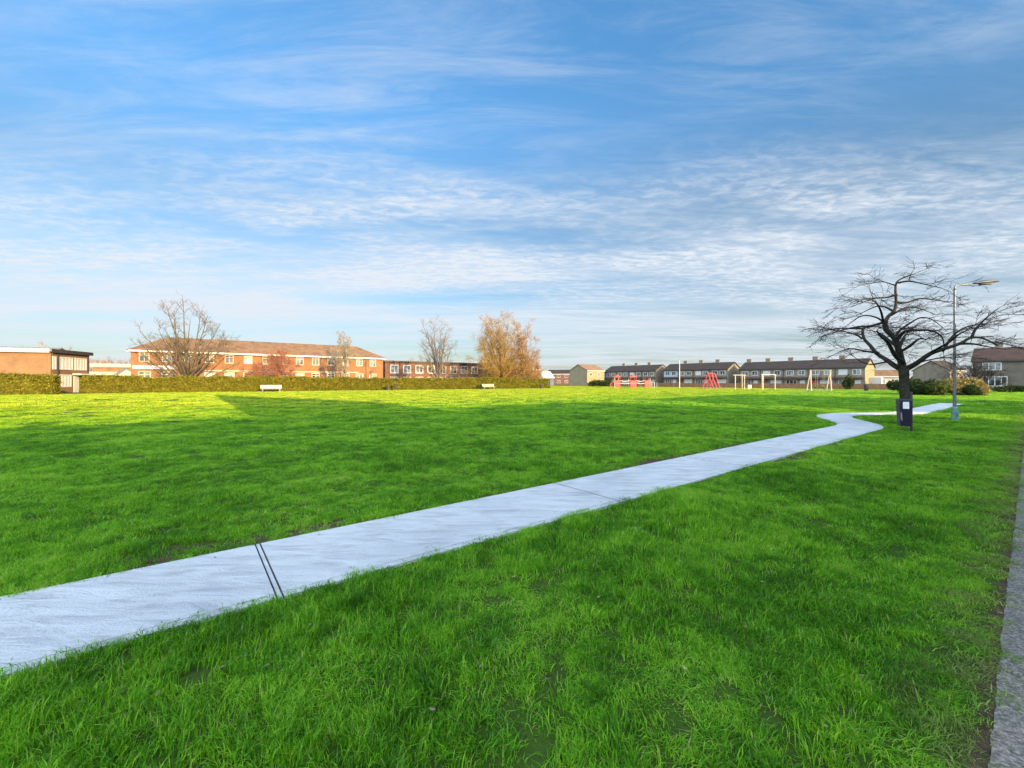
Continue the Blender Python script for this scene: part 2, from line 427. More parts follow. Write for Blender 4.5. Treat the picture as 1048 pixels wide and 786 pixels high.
# ---------------------------------------------------------------- grass
def tuft(seed, n, rad, hmin, hmax, wid):
    r = np.random.default_rng(seed)
    v = []; f = []; tone = []
    nc = 5
    cen = r.normal(0, rad*0.55, (nc, 2)); lean0 = r.normal(0, 0.35, (nc, 2))
    for i in range(n):
        k = r.integers(nc)
        bx, by = cen[k] + r.normal(0, rad*0.35, 2)
        h = r.uniform(hmin, hmax)*(0.75 if r.random() < 0.35 else 1)
        ld = lean0[k] + r.normal(0, 0.38, 2)
        cur = r.uniform(0.3, 1.5)
        a = r.uniform(0, math.pi); wx, wy = math.cos(a)*wid/2*r.uniform(.7, 1.3), math.sin(a)*wid/2*r.uniform(.7, 1.3)
        p1 = (bx+ld[0]*h*0.35, by+ld[1]*h*0.35, h*0.52)
        lx, ly = bx+ld[0]*h*(0.6+cur*0.5), by+ld[1]*h*(0.6+cur*0.5)
        zt = h*max(0.35, 1-0.30*cur*min(1.5, math.hypot(*ld)+.2))
        q = len(v)
        v += [(bx-wx, by-wy, -0.01), (bx+wx, by+wy, -0.01), (p1[0]+wx*.85, p1[1]+wy*.85, p1[2]), (p1[0]-wx*.85, p1[1]-wy*.85, p1[2]), (lx, ly, zt)]
        f += [(q, q+1, q+2, q+3), (q+3, q+2, q+4)]
        t = r.random()*0.9
        if r.random() < 0.022: t = 1.6
        tone += [t]*5
    me = bpy.data.meshes.new('grass_tuft'); me.from_pydata(v, [], f); me.update()
    at_ = me.attributes.new('tone', 'FLOAT', 'POINT'); at_.data.foreach_set('value', np.array(tone, np.float32))
    return me

def grass_mat():
    m = bpy.data.materials.new('grass_blade'); m.use_nodes = True
    nt = m.node_tree; nt.nodes.clear()
    out = nt.nodes.new('ShaderNodeOutputMaterial')
    co = geo_pos(nt)
    a = nt.nodes.new('ShaderNodeAttribute'); a.attribute_name = 'tone'
    n1 = noise_tex(nt, 0.55, 5, 0.65, co); n2 = noise_tex(nt, 3.2, 4, 0.65, co)
    f = math_n(nt, 'ADD', math_n(nt, 'MULTIPLY', n1, 0.55), math_n(nt, 'MULTIPLY', n2, 0.45))
    f = math_n(nt, 'ADD', math_n(nt, 'MULTIPLY', math_n(nt, 'SUBTRACT', f, 0.5), 2.1), math_n(nt, 'MULTIPLY', a.outputs['Fac'], 0.55))
    col = ramp(nt, f, [(0.0, GR[0]), (0.27, GR[1]), (0.55, GR[2]), (0.80, (0.42, 0.36, 0.16))])
    # warm sunlight put into the blade colour: yellower away from the street
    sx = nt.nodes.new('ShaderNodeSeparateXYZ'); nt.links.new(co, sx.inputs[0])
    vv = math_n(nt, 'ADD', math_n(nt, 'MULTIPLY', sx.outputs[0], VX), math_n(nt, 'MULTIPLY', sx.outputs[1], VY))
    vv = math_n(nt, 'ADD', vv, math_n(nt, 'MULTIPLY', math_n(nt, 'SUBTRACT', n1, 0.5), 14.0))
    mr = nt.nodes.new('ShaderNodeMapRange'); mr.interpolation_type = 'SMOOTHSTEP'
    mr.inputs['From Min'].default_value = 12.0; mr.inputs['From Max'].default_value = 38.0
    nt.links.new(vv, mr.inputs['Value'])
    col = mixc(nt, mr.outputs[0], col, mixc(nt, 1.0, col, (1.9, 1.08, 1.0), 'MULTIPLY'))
    # trodden, drier fringe along the pavement
    v0 = math_n(nt, 'ADD', math_n(nt, 'MULTIPLY', sx.outputs[0], VX), math_n(nt, 'MULTIPLY', sx.outputs[1], VY))
    v0 = math_n(nt, 'ADD', v0, math_n(nt, 'MULTIPLY', math_n(nt, 'SUBTRACT', n2, 0.5), 1.6))
    m3 = nt.nodes.new('ShaderNodeMapRange'); m3.interpolation_type = 'SMOOTHSTEP'
    m3.inputs['From Min'].default_value = 0.5; m3.inputs['From Max'].default_value = 0.0
    nt.links.new(v0, m3.inputs['Value'])
    col = mixc(nt, math_n(nt, 'MULTIPLY', m3.outputs[0], 0.7), col, mixc(nt, a.outputs['Fac'], (0.16, 0.24, 0.05), (0.46, 0.40, 0.17)))
    d = nt.nodes.new('ShaderNodeBsdfDiffuse'); t = nt.nodes.new('ShaderNodeBsdfTranslucent'); g = nt.nodes.new('ShaderNodeBsdfGlossy')
    g.inputs['Roughness'].default_value = 0.45; g.inputs[0].default_value = (0.9, 0.9, 0.9, 1)
    nt.links.new(col, d.inputs[0]); nt.links.new(mixc(nt, 0.25, col, (0.55, 0.60, 0.02)), t.inputs[0])
    mx = nt.nodes.new('ShaderNodeMixShader'); mx.inputs[0].default_value = 0.42
    nt.links.new(d.outputs[0], mx.inputs[1]); nt.links.new(t.outputs[0], mx.inputs[2])
    m2 = nt.nodes.new('ShaderNodeMixShader'); m2.inputs[0].default_value = 0.02
    nt.links.new(mx.outputs[0], m2.inputs[1]); nt.links.new(g.outputs[0], m2.inputs[2])
    nt.links.new(m2.outputs[0], out.inputs[0])
    return m
GR = [(0.028, 0.13, 0.006), (0.14, 0.46, 0.012), (0.40, 0.70, 0.04)]
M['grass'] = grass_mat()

tuft_col = bpy.data.collections.new('grass_tufts')          # source shapes only, not in the scene
for i in range(9):
    me = tuft(100+i, 84, 0.085, 0.035, 0.088, 0.0044)
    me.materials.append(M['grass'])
    o = bpy.data.objects.new('grass_tuft', me); tuft_col.objects.link(o)

for i in range(9):
    me = tuft(200+i, 46, 0.24, 0.05, 0.11, 0.022)
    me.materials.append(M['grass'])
    o = bpy.data.objects.new('grass_tuft_wide', me); tuft_col.objects.link(o)
def scatter(ymin, ymax, dens, widen=1.0):
    """random spots in the wedge the lawn shows, wider than the view so a step aside still finds grass"""
    xm = 1.45*ymax+3
    n = int((ymax-ymin)*2*xm*dens)
    x = rng.uniform(-xm, xm, n); y = rng.uniform(ymin, ymax, n)
    k = np.abs(x) < 1.45*np.maximum(y, 0)+3
    return x[k], y[k]
PX, PY, PS, PH, PI_ = [], [], [], [], []
for (y0, y1, dens, s, h) in ((0.3, 4, 150, 1.0, 1.0), (4, 8, 110, 1.1, 1.0), (8, 15, 60, 1.35, 1.0), (15, 26, 30, 1.8, 1.05), (26, 50, 13, 1.05, 0.9), (50, 100, 5.5, 1.5, 1.1), (100, 150, 2.0, 2.4, 1.3)):
    x, y = scatter(y0, y1, dens)
    u = x*UX+y*UY; v = x*VX+y*VY
    pd = path_dist(u, v)
    br = bare(u, v)
    keep = (pd > np.where(v < path_c(u), -0.035, 0.02*s)) & ((v > PAV-0.005+0.025*s)) & (rng.random(len(x)) > br*np.where(v < PAV+.3, .45, .88)) & (u < 98.5)
    for (px, yy, w, d) in ((649, 96.5, 13.5, 3.2), (728, 88, 7, 5), (836, 66.8, 9.5, 3.2), (768, 75, 9, 3.0)):
        c_ = at(px, yy); keep &= ((x-c_.x)/(w/2))**2+((y-c_.y)/(d/2))**2 > 1
    keep &= ~((x < 9) & (y > 51.7+(x+54.6)*0.615-0.6))      # nothing inside or beyond the hedge
    x, y, u, v, pd, br = (q[keep] for q in (x, y, u, v, pd, br))
    hum = vnoise(x, y, 0.9, 1)*0.5+vnoise(x, y, 2.3, 2)*0.5
    hh = h*(0.12+1.75*hum)*rng.uniform(0.85, 1.15, len(x))
    hh *= np.clip(0.62+pd/0.8, 0.62, 1.0)*np.where((v > path_c(u)), 0.85, 1.0)*np.clip((v-PAV)/0.4, 0.6, 1)*(1-0.5*br)
    PX.append(x); PY.append(y); PS.append(s*rng.uniform(0.85, 1.2, len(x))); PH.append(hh); PI_.append(rng.integers(0, 9, len(x)) + (9 if y0 >= 26 else 0))
PX, PY, PS, PH, PI_ = map(np.concatenate, (PX, PY, PS, PH, PI_))
print('tufts', len(PX))
PZ = gh(PX, PY)
me = bpy.data.meshes.new('grass')
me.vertices.add(len(PX)); me.vertices.foreach_set('co', np.stack([PX, PY, PZ], -1).astype(np.float32).reshape(-1))
a = me.attributes.new('sc', 'FLOAT_VECTOR', 'POINT'); a.data.foreach_set('vector', np.stack([PS, PS, PH], -1).astype(np.float32).reshape(-1))
a = me.attributes.new('rot', 'FLOAT', 'POINT'); a.data.foreach_set('value', rng.uniform(0, 6.283, len(PX)).astype(np.float32))
a = me.attributes.new('pick', 'INT', 'POINT'); a.data.foreach_set('value', PI_.astype(np.int32))
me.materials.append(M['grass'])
grass = bpy.data.objects.new('grass', me); COL.objects.link(grass)
tag(grass, 'green winter lawn of short uneven grass round the pale path', 'grass', kind='stuff')
ng = bpy.data.node_groups.new('grass_spread', 'GeometryNodeTree')
ng.interface.new_socket('Geometry', in_out='INPUT', socket_type='NodeSocketGeometry')
ng.interface.new_socket('Geometry', in_out='OUTPUT', socket_type='NodeSocketGeometry')
gi = ng.nodes.new('NodeGroupInput'); go = ng.nodes.new('NodeGroupOutput')
ci = ng.nodes.new('GeometryNodeCollectionInfo'); ci.inputs['Collection'].default_value = tuft_col
ci.inputs['Separate Children'].default_value = True; ci.inputs['Reset Children'].default_value = True
ip = ng.nodes.new('GeometryNodeInstanceOnPoints'); ip.inputs['Pick Instance'].default_value = True
s1 = ng.nodes.new('GeometryNodeInputNamedAttribute'); s1.data_type = 'FLOAT_VECTOR'; s1.inputs['Name'].default_value = 'sc'
s2 = ng.nodes.new('GeometryNodeInputNamedAttribute'); s2.data_type = 'FLOAT'; s2.inputs['Name'].default_value = 'rot'
cx = ng.nodes.new('ShaderNodeCombineXYZ')
ng.links.new(s2.outputs['Attribute'], cx.inputs['Z'])
s3 = ng.nodes.new('GeometryNodeInputNamedAttribute'); s3.data_type = 'INT'; s3.inputs['Name'].default_value = 'pick'
ng.links.new(s3.outputs['Attribute'], ip.inputs['Instance Index'])
ng.links.new(gi.outputs[0], ip.inputs['Points']); ng.links.new(ci.outputs[0], ip.inputs['Instance'])
ng.links.new(s1.outputs['Attribute'], ip.inputs['Scale']); ng.links.new(cx.outputs[0], ip.inputs['Rotation'])
ng.links.new(ip.outputs[0], go.inputs[0])
md = grass.modifiers.new('spread', 'NODES'); md.node_group = ng

# fallen leaves and daisies lying about the near grass
lv_, lf_ = [], []
random.seed(9)
for k in range(70):
    yy = random.uniform(1.6, 11); xx = random.uniform(-1.25*yy, 1.35*yy)
    uu, vv = xx*UX+yy*UY, xx*VX+yy*VY
    if float(path_dist(uu, vv)) < 0.05 and random.random() < 0.6: continue
    on = float(path_dist(uu, vv)) < 0 or vv < PAV
    z = (0.034 if vv > PAV else 0.010) if on else float(gh(xx, yy))+random.uniform(0.035, 0.06)
    a = random.uniform(0, 6.28); r = random.uniform(.010, .022); e = random.uniform(.2, .8)
    q = len(lv_)
    for (i, j, h_) in ((-1,0,.3),(-.2,-.5,0),(1,0,.35),(-.2,.5,.1)):
        lv_.append((xx+r*(i*math.cos(a)-j*math.sin(a)), yy+r*(i*math.sin(a)+j*math.cos(a)), z+h_*r*e*2))
    lf_ += [(q,q+1,q+2),(q,q+2,q+3)]
me = bpy.data.meshes.new('fallen_leaves'); me.from_pydata(lv_, [], lf_); me.update()
me.materials.append(mottled('dry_leaf', (0.12, 0.08, 0.04), (0.42, 0.34, 0.22), 1.5, 0.8))
o = bpy.data.objects.new('fallen_leaves', me); COL.objects.link(o)
tag(o, 'scattered small pale dry leaves lying on the near grass', 'leaves', kind='stuff')

# ---------------------------------------------------------------- bare trees
def rvec():
    while True:
        v = Vector((random.uniform(-1,1), random.uniform(-1,1), random.uniform(-1,1)))
        if 0.05 < v.length < 1: return v.normalized()

def limb(p, d, ln, r0, r1, n, wob, trop):
    pts = [p.copy()]; rad = [r0]; d = d.normalized()
    for i in range(n):
        d = (d + rvec()*wob + Vector((0,0,trop))).normalized()
        p = p + d*(ln/n); pts.append(p.copy()); rad.append(r0+(r1-r0)*(i+1)/n)
    return pts, rad

def grow(mb, pts, rad, lv, spec):
    """side shoots along a limb; spec[lv] = (count, length, spread, tropism, wobble, min radius)"""
    if lv >= len(spec): return
    cnt, ln, spread, trop, wob, rmin = spec[lv]
    n = len(pts)-1
    for k in range(cnt):
        t = random.uniform(0.22, 1.0)*n if lv else random.uniform(0.30, 1.0)*n
        i = min(int(t), n-1); fr = t-i
        p = pts[i].lerp(pts[i+1], fr); ax = (pts[i+1]-pts[i]).normalized()
        side = ax.cross(rvec()).normalized()
        d = (ax*random.uniform(0.5, 1.0) + side*spread*random.uniform(0.6, 1.2)).normalized()
        l = ln*random.uniform(0.6, 1.25)*(1.15-0.45*t/n)
        r = max(rmin, rad[i]*0.6)
        if lv == len(spec)-1: r = rmin
        seg = 3 if lv == len(spec)-1 else 4
        q, rr = limb(p, d, l, r, max(rmin*0.55, r*0.3), seg, wob, trop)
        mb.tube(q, rr, 3 if r < 0.05 else 5, cap=False)
        grow(mb, q, rr, lv+1, spec)

def bare_tree(name, loc, h, tr, fork, limbs, spec, bark, twig, label, cat='tree', group=None, wide=5.0, lo=0.35, hi=1.45, lwob=0.10, lvar=(.72, .92), trunk_wob=0.05, seed=1, limb_trop=0.03, stems=1):
    random.seed(seed)
    t = thing(name, loc, 0, label, cat, group)
    tk = MB(); cr = MB()
    for s in range(stems):
        base = Vector((0,0,-0.1)) if stems == 1 else Vector((random.uniform(-.5,.5), random.uniform(-.5,.5), -0.1))
        d0 = Vector((0,0,1)) if stems == 1 else Vector((base.x*.25, base.y*.25, 1))
        tp, trd = limb(base, d0, h*fork, tr, tr*0.62, 6, trunk_wob, 0.02)
        trd[0] *= 1.3
        tk.tube(tp, trd, 8)
        a0 = random.uniform(0, 6.28)
        for k in range(limbs+1):
            a = a0 + k*2.4 + random.uniform(-.3,.3)
            w = (k+0.5)/(limbs+1)
            f = 0.45+0.55*w
            i = min(int(f*6), 5); p = tp[i].lerp(tp[i+1], f*6-i)
            el = lo + (hi-lo)*w**0.8 + random.uniform(-.10,.10)          # low limbs first, the last one nearly upright
            d = Vector((math.cos(a)*math.cos(el), math.sin(a)*math.cos(el), math.sin(el)))
            top = h - p.z
            ln = 1.0/math.sqrt((math.cos(el)/wide)**2 + (math.sin(el)/top)**2)*random.uniform(*lvar)
            q, rr = limb(p, d, ln, tr*0.42, 0.025, 8, lwob, limb_trop)
            cr.tube(q, rr, 5, cap=False); grow(cr, q, rr, 0, spec)
    tk.build('trunk', bark, t, True); cr.build('crown', twig, t)
    return t

# ---------------------------------------------------------------- leafy masses
def leaves(n, pos_fn, size):
    v = np.empty((n*4, 3)); k = 0
    P = pos_fn(n)
    a = rng.normal(size=(n,3)); a /= np.linalg.norm(a, axis=1)[:,None]
    c = rng.normal(size=(n,3)); c = np.cross(a, c); c /= np.linalg.norm(c, axis=1)[:,None]
    s = size*rng.uniform(0.6, 1.4, (n,1))
    v[0::4] = P-a*s; v[1::4] = P+c*s*0.6; v[2::4] = P+a*s; v[3::4] = P-c*s*0.6
    return v
def leaf_obj(name, v, mat, parent=None):
    n = len(v)//4
    me = bpy.data.meshes.new(name); me.from_pydata(v.tolist(), [], np.arange(n*4).reshape(n,4).tolist()); me.update()
    t = me.attributes.new('tone', 'FLOAT', 'POINT'); t.data.foreach_set('value', np.repeat(rng.random(n), 4).astype(np.float32))
    me.materials.append(mat)
    o = bpy.data.objects.new(name, me); COL.objects.link(o)
    if parent is not None: o.parent = parent
    return o

def hedge(A, B, wid, h, n, label, leaf=0.16, mat='hedge_leaf'):
    A = Vector(A); B = Vector(B); L = (B-A).length; ang = math.atan2(B.y-A.y, B.x-A.x)
    t = thing('hedge', A, ang, label, 'hedge')
    # woody body with an uneven face
    nx = int(L/0.5); mb = MB()
    def prof(i):
        x = L*i/nx
        e = 0.10*math.sin(x*1.7)+0.08*math.sin(x*0.6+1)+0.08*(vnoise(x, 0, 2.0, 4)-.5)
        t_ = h-0.14+0.06*math.sin(x*0.9)+0.10*(float(vnoise(x, 3, 1.1, 9))-.5)
        return [(x, -wid/2+0.14+e*.5, -0.05), (x, -wid/2+0.10+e, h*0.5), (x, -wid/2+0.2+e, t_), (x, wid/2-.2, t_), (x, wid/2-0.1, -0.05)]
    for i in range(nx+1): mb.v += prof(i)
    for i in range(nx):
        for k in range(4): mb.f.append((5*i+k, 5*i+5+k, 5*i+6+k, 5*i+1+k))
    mb.f.append((0,1,2,3,4)); mb.f.append(tuple(5*nx+k for k in (4,3,2,1,0)))
    mb.build('hedge_body', M[mat], t)
    def pos(n):
        x = rng.uniform(0, L, n); side = rng.random(n)
        e = 0.10*np.sin(x*1.7)+0.08*np.sin(x*0.6+1)
        top = side < 0.3
        lump = vnoise(x, 0*x, 0.8, 6)*0.26 + vnoise(x, 0*x, 0.17, 7)*0.22-.1 + np.where(rng.random(n) < .02, rng.uniform(0, .3, n), 0)
        y = np.where(top, rng.uniform(-wid/2+.1, wid/2-.1, n), -wid/2+0.1+e+rng.normal(0, 0.07, n))
        y = np.where(side > 0.9, wid/2-0.1+rng.normal(0, .06, n), y)
        z = np.where(top, h-0.16+lump+rng.normal(0, 0.06, n), rng.uniform(0.02, h-0.05, n))
        ends = side > 0.96
        x = np.where(ends, np.where(rng.random(n) < .5, -0.03, L+0.03)+rng.normal(0, .06, n), x)
        y = np.where(ends, rng.uniform(-wid/2, wid/2, n), y)
        return np.stack([x,y,z], -1)
    leaf_obj('foliage', leaves(n, pos, leaf), M[mat], t)
    return t

def shrub(loc, rx, ry, h, n, mat, label, leaf=0.12, name='shrub', lumps=9, ang=0, group=None):
    t = thing(name, loc, ang, label, 'shrub', group)
    cs = [(random.uniform(-.6,.6)*rx, random.uniform(-.6,.6)*ry, random.uniform(.25,.68)*h, random.uniform(.32,.5)) for _ in range(lumps)]
    def pos(n):
        k = rng.integers(0, lumps, n); C = np.array(cs)[k]
        d = rng.normal(size=(n,3)); d /= np.linalg.norm(d, axis=1)[:,None]
        r = rng.uniform(0.55, 1.05, n)[:,None]
        P = C[:,:3] + d*r*np.stack([C[:,3]*rx, C[:,3]*ry, C[:,3]*h*0.85], -1)
        P[:,2] = np.clip(P[:,2], 0.03, None); return P
    leaf_obj('foliage', leaves(n, pos, leaf), M[mat], t)
    mb = MB()
    for k in range(6):
        q, rr = limb(Vector((random.uniform(-.3,.3)*rx, random.uniform(-.3,.3)*ry, -0.05)), Vector((random.uniform(-.5,.5), random.uniform(-.5,.5), 1)), h*0.7, 0.05, 0.02, 4, .2, .05)
        mb.tube(q, rr, 5)
    mb.build('stem', M['bark_twig'], t)
    return t

# ---------------------------------------------------------------- buildings
def window(parent, x, z, w, h, face='front', D=0.0, frame='white_paint', mull=1, trans=False, bar=0.09, pane='glass', L=0.0, name='window'):
    """a framed window standing just proud of a wall; face front (y=0), left (x=0), right (x=L), back (y=D)"""
    def put(mb, a0, a1, z0, z1, o0, o1):
        if face == 'front': mb.box(a0, a1, -o1, -o0, z0, z1)
        elif face == 'right': mb.box(L+o0, L+o1, a0, a1, z0, z1)
        elif face == 'left': mb.box(-o1, -o0, a0, a1, z0, z1)
        else: mb.box(a0, a1, D+o0, D+o1, z0, z1)
    mb = MB()
    put(mb, x, x+bar, z, z+h, 0.003, 0.07); put(mb, x+w-bar, x+w, z, z+h, 0.003, 0.07)
    put(mb, x+bar, x+w-bar, z, z+bar, 0.003, 0.068); put(mb, x+bar, x+w-bar, z+h-bar, z+h, 0.003, 0.068)
    for k in range(1, mull+1):
        c = x+w*k/(mull+1); put(mb, c-bar*.35, c+bar*.35, z+bar, z+h-bar, 0.003, 0.06)
    if trans: put(mb, x+bar, x+w-bar, z+h*0.68, z+h*0.68+bar*.7, 0.004, 0.057)
    f = mb.build(name, M[frame], parent)
    p = MB(); put(p, x+bar*.5, x+w-bar*.5, z+bar*.5, z+h-bar*.5, 0.004, 0.03); p.build('pane', M[pane], f)
    return f

def gable_house(name, loc, ang, L, D, He, Hr, wall, roof, label, cat='house', group=None, wins=(), doors=(), chim=(), over=0.3, barge=None, dz=0.0, hip=False, roof_t=0.16):
    t = thing(name, (loc[0], loc[1], dz), ang, label, cat, group)
    if hip: MB().box(0, L, 0, D, -0.5, He).build('wall', M[wall], t)
    else: MB().prism([(0,-0.5),(D,-0.5),(D,He),(D/2,Hr-0.06),(0,He)], 'x', 0, L).build('wall', M[wall], t)
    k = (Hr-He)/(D/2); eo = over; ez = He-k*eo
    if hip:
        ra, rb_ = hip if isinstance(hip, tuple) else (hip, hip)
        mb = MB(); T = roof_t
        e = [(-eo,-eo,ez),(L+eo,-eo,ez),(L+eo,D+eo,ez),(-eo,D+eo,ez)]
        r1, r2 = (ra, D/2, Hr), (L-rb_, D/2, Hr)
        up = lambda p: (p[0],p[1],p[2]+T)
        n = len(mb.v); mb.v += e + [up(p) for p in e] + [up(r1), up(r2)]
        mb.f += [(0,3,2,1),(0,1,5,4),(1,2,6,5),(2,3,7,6),(3,0,4,7),(4,5,9,8),(5,6,9),(6,7,8,9),(7,4,8)]
        rf = mb.build('roof', M[roof], t)
    else:
        T = roof_t
        prof = [(-eo, ez+0.004),(D/2, Hr+0.004),(D+eo, ez+0.004),(D+eo, ez+T),(D/2, Hr+T*1.1),(-eo, ez+T)]
        rf = MB().prism(prof, 'x', -0.22, L+0.22).build('roof', M[roof], t)
    mb = MB().box(-0.2, L+0.2, -eo-0.07, -eo-0.004, ez-0.08, ez+0.14); mb.build('gutter', M[barge or 'white_paint'], t)
    for (x, y, w, d, h) in chim:
        c = MB().box(x-w/2, x+w/2, y-d/2, y+d/2, Hr-0.6, Hr+h).box(x-w/2-.05, x+w/2+.05, y-d/2-.05, y+d/2+.05, Hr+h+.003, Hr+h+0.1).build('chimney', M['brick_red'] if wall.startswith('brick') else M['render_grey'], rf)
        MB().tube([(x-.2*w,y,Hr+h+.1),(x-.2*w,y,Hr+h+.45)], .11, 8).tube([(x+.25*w,y,Hr+h+.1),(x+.25*w,y,Hr+h+.4)], .11, 8).build('chimney_pot', M['brick_tan'], c) if False else None
    for w in wins: window(t, L=L, D=D, **w)
    for (x, w, h, mt) in doors:
        d = MB().box(x, x+w, -0.06, -0.003, 0.02, h).build('door', M[mt], t)
        MB().tube([(x+w*.85,-.06,1.0),(x+w*.85,-.12,1.0)], .03, 6).build('handle', M['lamp_grey'], d)
    return t

TH_T = math.atan2(-0.8, 0.6)        # terraces facing the green
TH_L = math.atan2(0.6, 0.8)         # blocks on the left
def far(u, v): return (u*0.8-v*0.6, u*0.6+v*0.8)

# --- long two-storey block
loc = (-57.5, 61.9); L = 38.5
wins = []
for k in range(14):
    x = 0.9+k*2.68
    if k in (2,): w_ = 1.2
    wins.append(dict(x=x, z=4.55, w=1.25, h=1.45, mull=1, trans=True, bar=0.13, frame='cream_paint', pane='curtain' if k in (5, 11) else 'glass'))
    wins.append(dict(x=x-0.1, z=1.5, w=1.5, h=1.6, mull=1, trans=True, bar=0.15, frame='cream_paint', pane='curtain' if k in (3, 4, 8) else 'glass'))
t = gable_house('apartment_block', loc, TH_L, L, 10, 6.4, 8.75, 'brick_orange', 'tile_brown', 'long two storey orange brick block with hipped brown tiled roof behind the hedge', 'apartment block', wins=wins, over=0.5, hip=4.0)
for x in (7.9, 17.0, 26.4, 35.0): MB().box(x-.05, x+.05, -.13, -.003, 0, 6.2).build('downpipe', M['dark_paint'], t)
MB().box(0.2, 5.2, -0.05, -0.003, 3.45, 4.0).build('panel', M['white_paint'], t)
MB().box(9.0, 33.5, -0.04, -0.003, 3.22, 3.42).build('string_course', M['cream_paint'], t)
MB().box(-0.49, L+.49, -0.52, 0, 6.05, 6.16).build('soffit', M['white_paint'], t)

# --- flat roofed block at the left edge
cor = Vector((-60.7, 54.0)); La = 18.0
TH_B = R(17)
loc = cor - Vector((math.cos(TH_B), math.sin(TH_B)))*La
t = thing('flat_roofed_block', (loc.x, loc.y, 0), TH_B, 'flat roofed tan brick block with a blank end wall and dark drainpipes', 'building')
DB = 7.2
MB().box(0, La, 0, DB, -0.5, 5.35).build('wall', M['brick_tan'], t)
MB().box(-.3, La+.3, -.3, DB+.3, 5.50, 5.78).build('roof', M['felt'], t)
MB().box(-.34, La+.06, -.36, -.304, 5.34, 5.86).build('fascia', M['render_pale'], t)
MB().box(La+.304, La+.36, -.36, DB+.36, 5.36, 5.84).build('fascia', M['dark_paint'], t)
MB().box(-.1, La+.1, -.1, DB+.1, 5.352, 5.498).build('soffit', M['dark_paint'], t)
for (a0, w, n, pn) in ((0.25, 0.65, 0, 'curtain'), (1.35, 2.6, 3, 'curtain'), (4.3, 2.4, 3, 'curtain')):
    window(t, a0, 3.15, w, 1.75, 'right', mull=n, bar=0.16, L=La, pane=pn)
for (a0, w, n, pn) in ((0.25, 0.65, 0, 'curtain'), (1.35, 2.3, 3, 'curtain')):
    window(t, a0, 0.75, w, 1.75, 'right', mull=n, bar=0.16, L=La, pane=pn)
MB().box(La+.003, La+.07, 4.1, 5.1, 0, 2.3).build('door', M['white_paint'], t)
MB().box(La+.003, La+1.0, 3.9, 6.9, 2.45, 2.65).build('porch_canopy', M['white_paint'], t)
for y in (1.1, 6.95): MB().box(La+.01, La+.17, y-.07, y+.07, 0, 5.34).build('downpipe', M['dark_paint'], t)

# --- pale annexe between the two
p = at(87, 86)
t = thing('annexe', (p.x, p.y, 0), 0.25, 'low annexe with pale fascia bands between the two brick blocks', 'building')
MB().box(0, 8.3, 0, 7, 0, 3.6).build('wall', M['brick_tan'], t)
MB().box(-.2, 8.1, 2.5, 7.2, 3.602, 4.6).build('upper_wall', M['brick_tan'], t)
MB().box(-.4, 8.5, -.4, -.002, 2.9, 3.55).build('fascia', M['cream_paint'], t)
MB().box(-.5, 8.4, 2.2, 7.5, 4.603, 5.35).build('roof', M['cream_paint'], t)
p = at(118, 80)
gable_house('shed', (p.x, p.y), -0.6, 1.9, 2.4, 2.9, 4.0, 'render_pale', 'felt', 'small pale gabled shed beside the long brick block', 'shed', doors=((0.5, .9, 2.0, 'door_brown'),))
p = at(-26, 88)
gable_house('pale_house', (p.x, p.y), 0.35, 12, 8, 7.6, 9.2, 'render_pale', 'felt', 'grey roof showing over the flat roofed tan block', 'house', wins=[dict(x=2,z=5,w=1.5,h=1.4), dict(x=7,z=5,w=1.5,h=1.4)])

# --- dark brick block behind the bare tree
p = at(394, 92); q = at(500, 108)
ang = math.atan2(q.y-p.y, q.x-p.x); L = (q-p).length
t = thing('dark_brick_block', (p.x, p.y, 0), ang, 'low dark red brick block with flat roof behind bare trees', 'building')
MB().box(0, L, 0, 9, -0.5, 5.9).build('wall', M['brick_red'], t)
MB().box(-.3, L+.3, -.4, 9.3, 5.902, 6.25).build('roof', M['felt'], t)
MB().box(-.3, L+.3, -.45, -.404, 5.9, 6.2).build('fascia', M['dark_paint'], t)
for k in range(8): window(t, 1.2+k*3.0, 3.4, 1.9, 1.9, mull=1, bar=0.14, frame='white_paint' if k < 4 else 'cream_paint', pane='glass')
for k in range(8): window(t, 1.2+k*3.0, 0.9, 1.9, 1.7, mull=1, bar=0.12, frame='cream_paint')
p = at(498, 104)
t = thing('low_brick_wing', (p.x, p.y, 0), ang, 'low brick wing with pale fascia half hidden by the golden tree', 'building')
MB().box(0, 17, 0, 8, -.5, 4.6).build('wall', M['brick_orange'], t)
MB().box(-.3, 17.3, -.35, 8.3, 4.603, 5.0).build('roof', M['cream_paint'], t)
for k in range(5): window(t, 1+k*3.2, 2.3, 1.5, 1.5, mull=1, bar=.12)

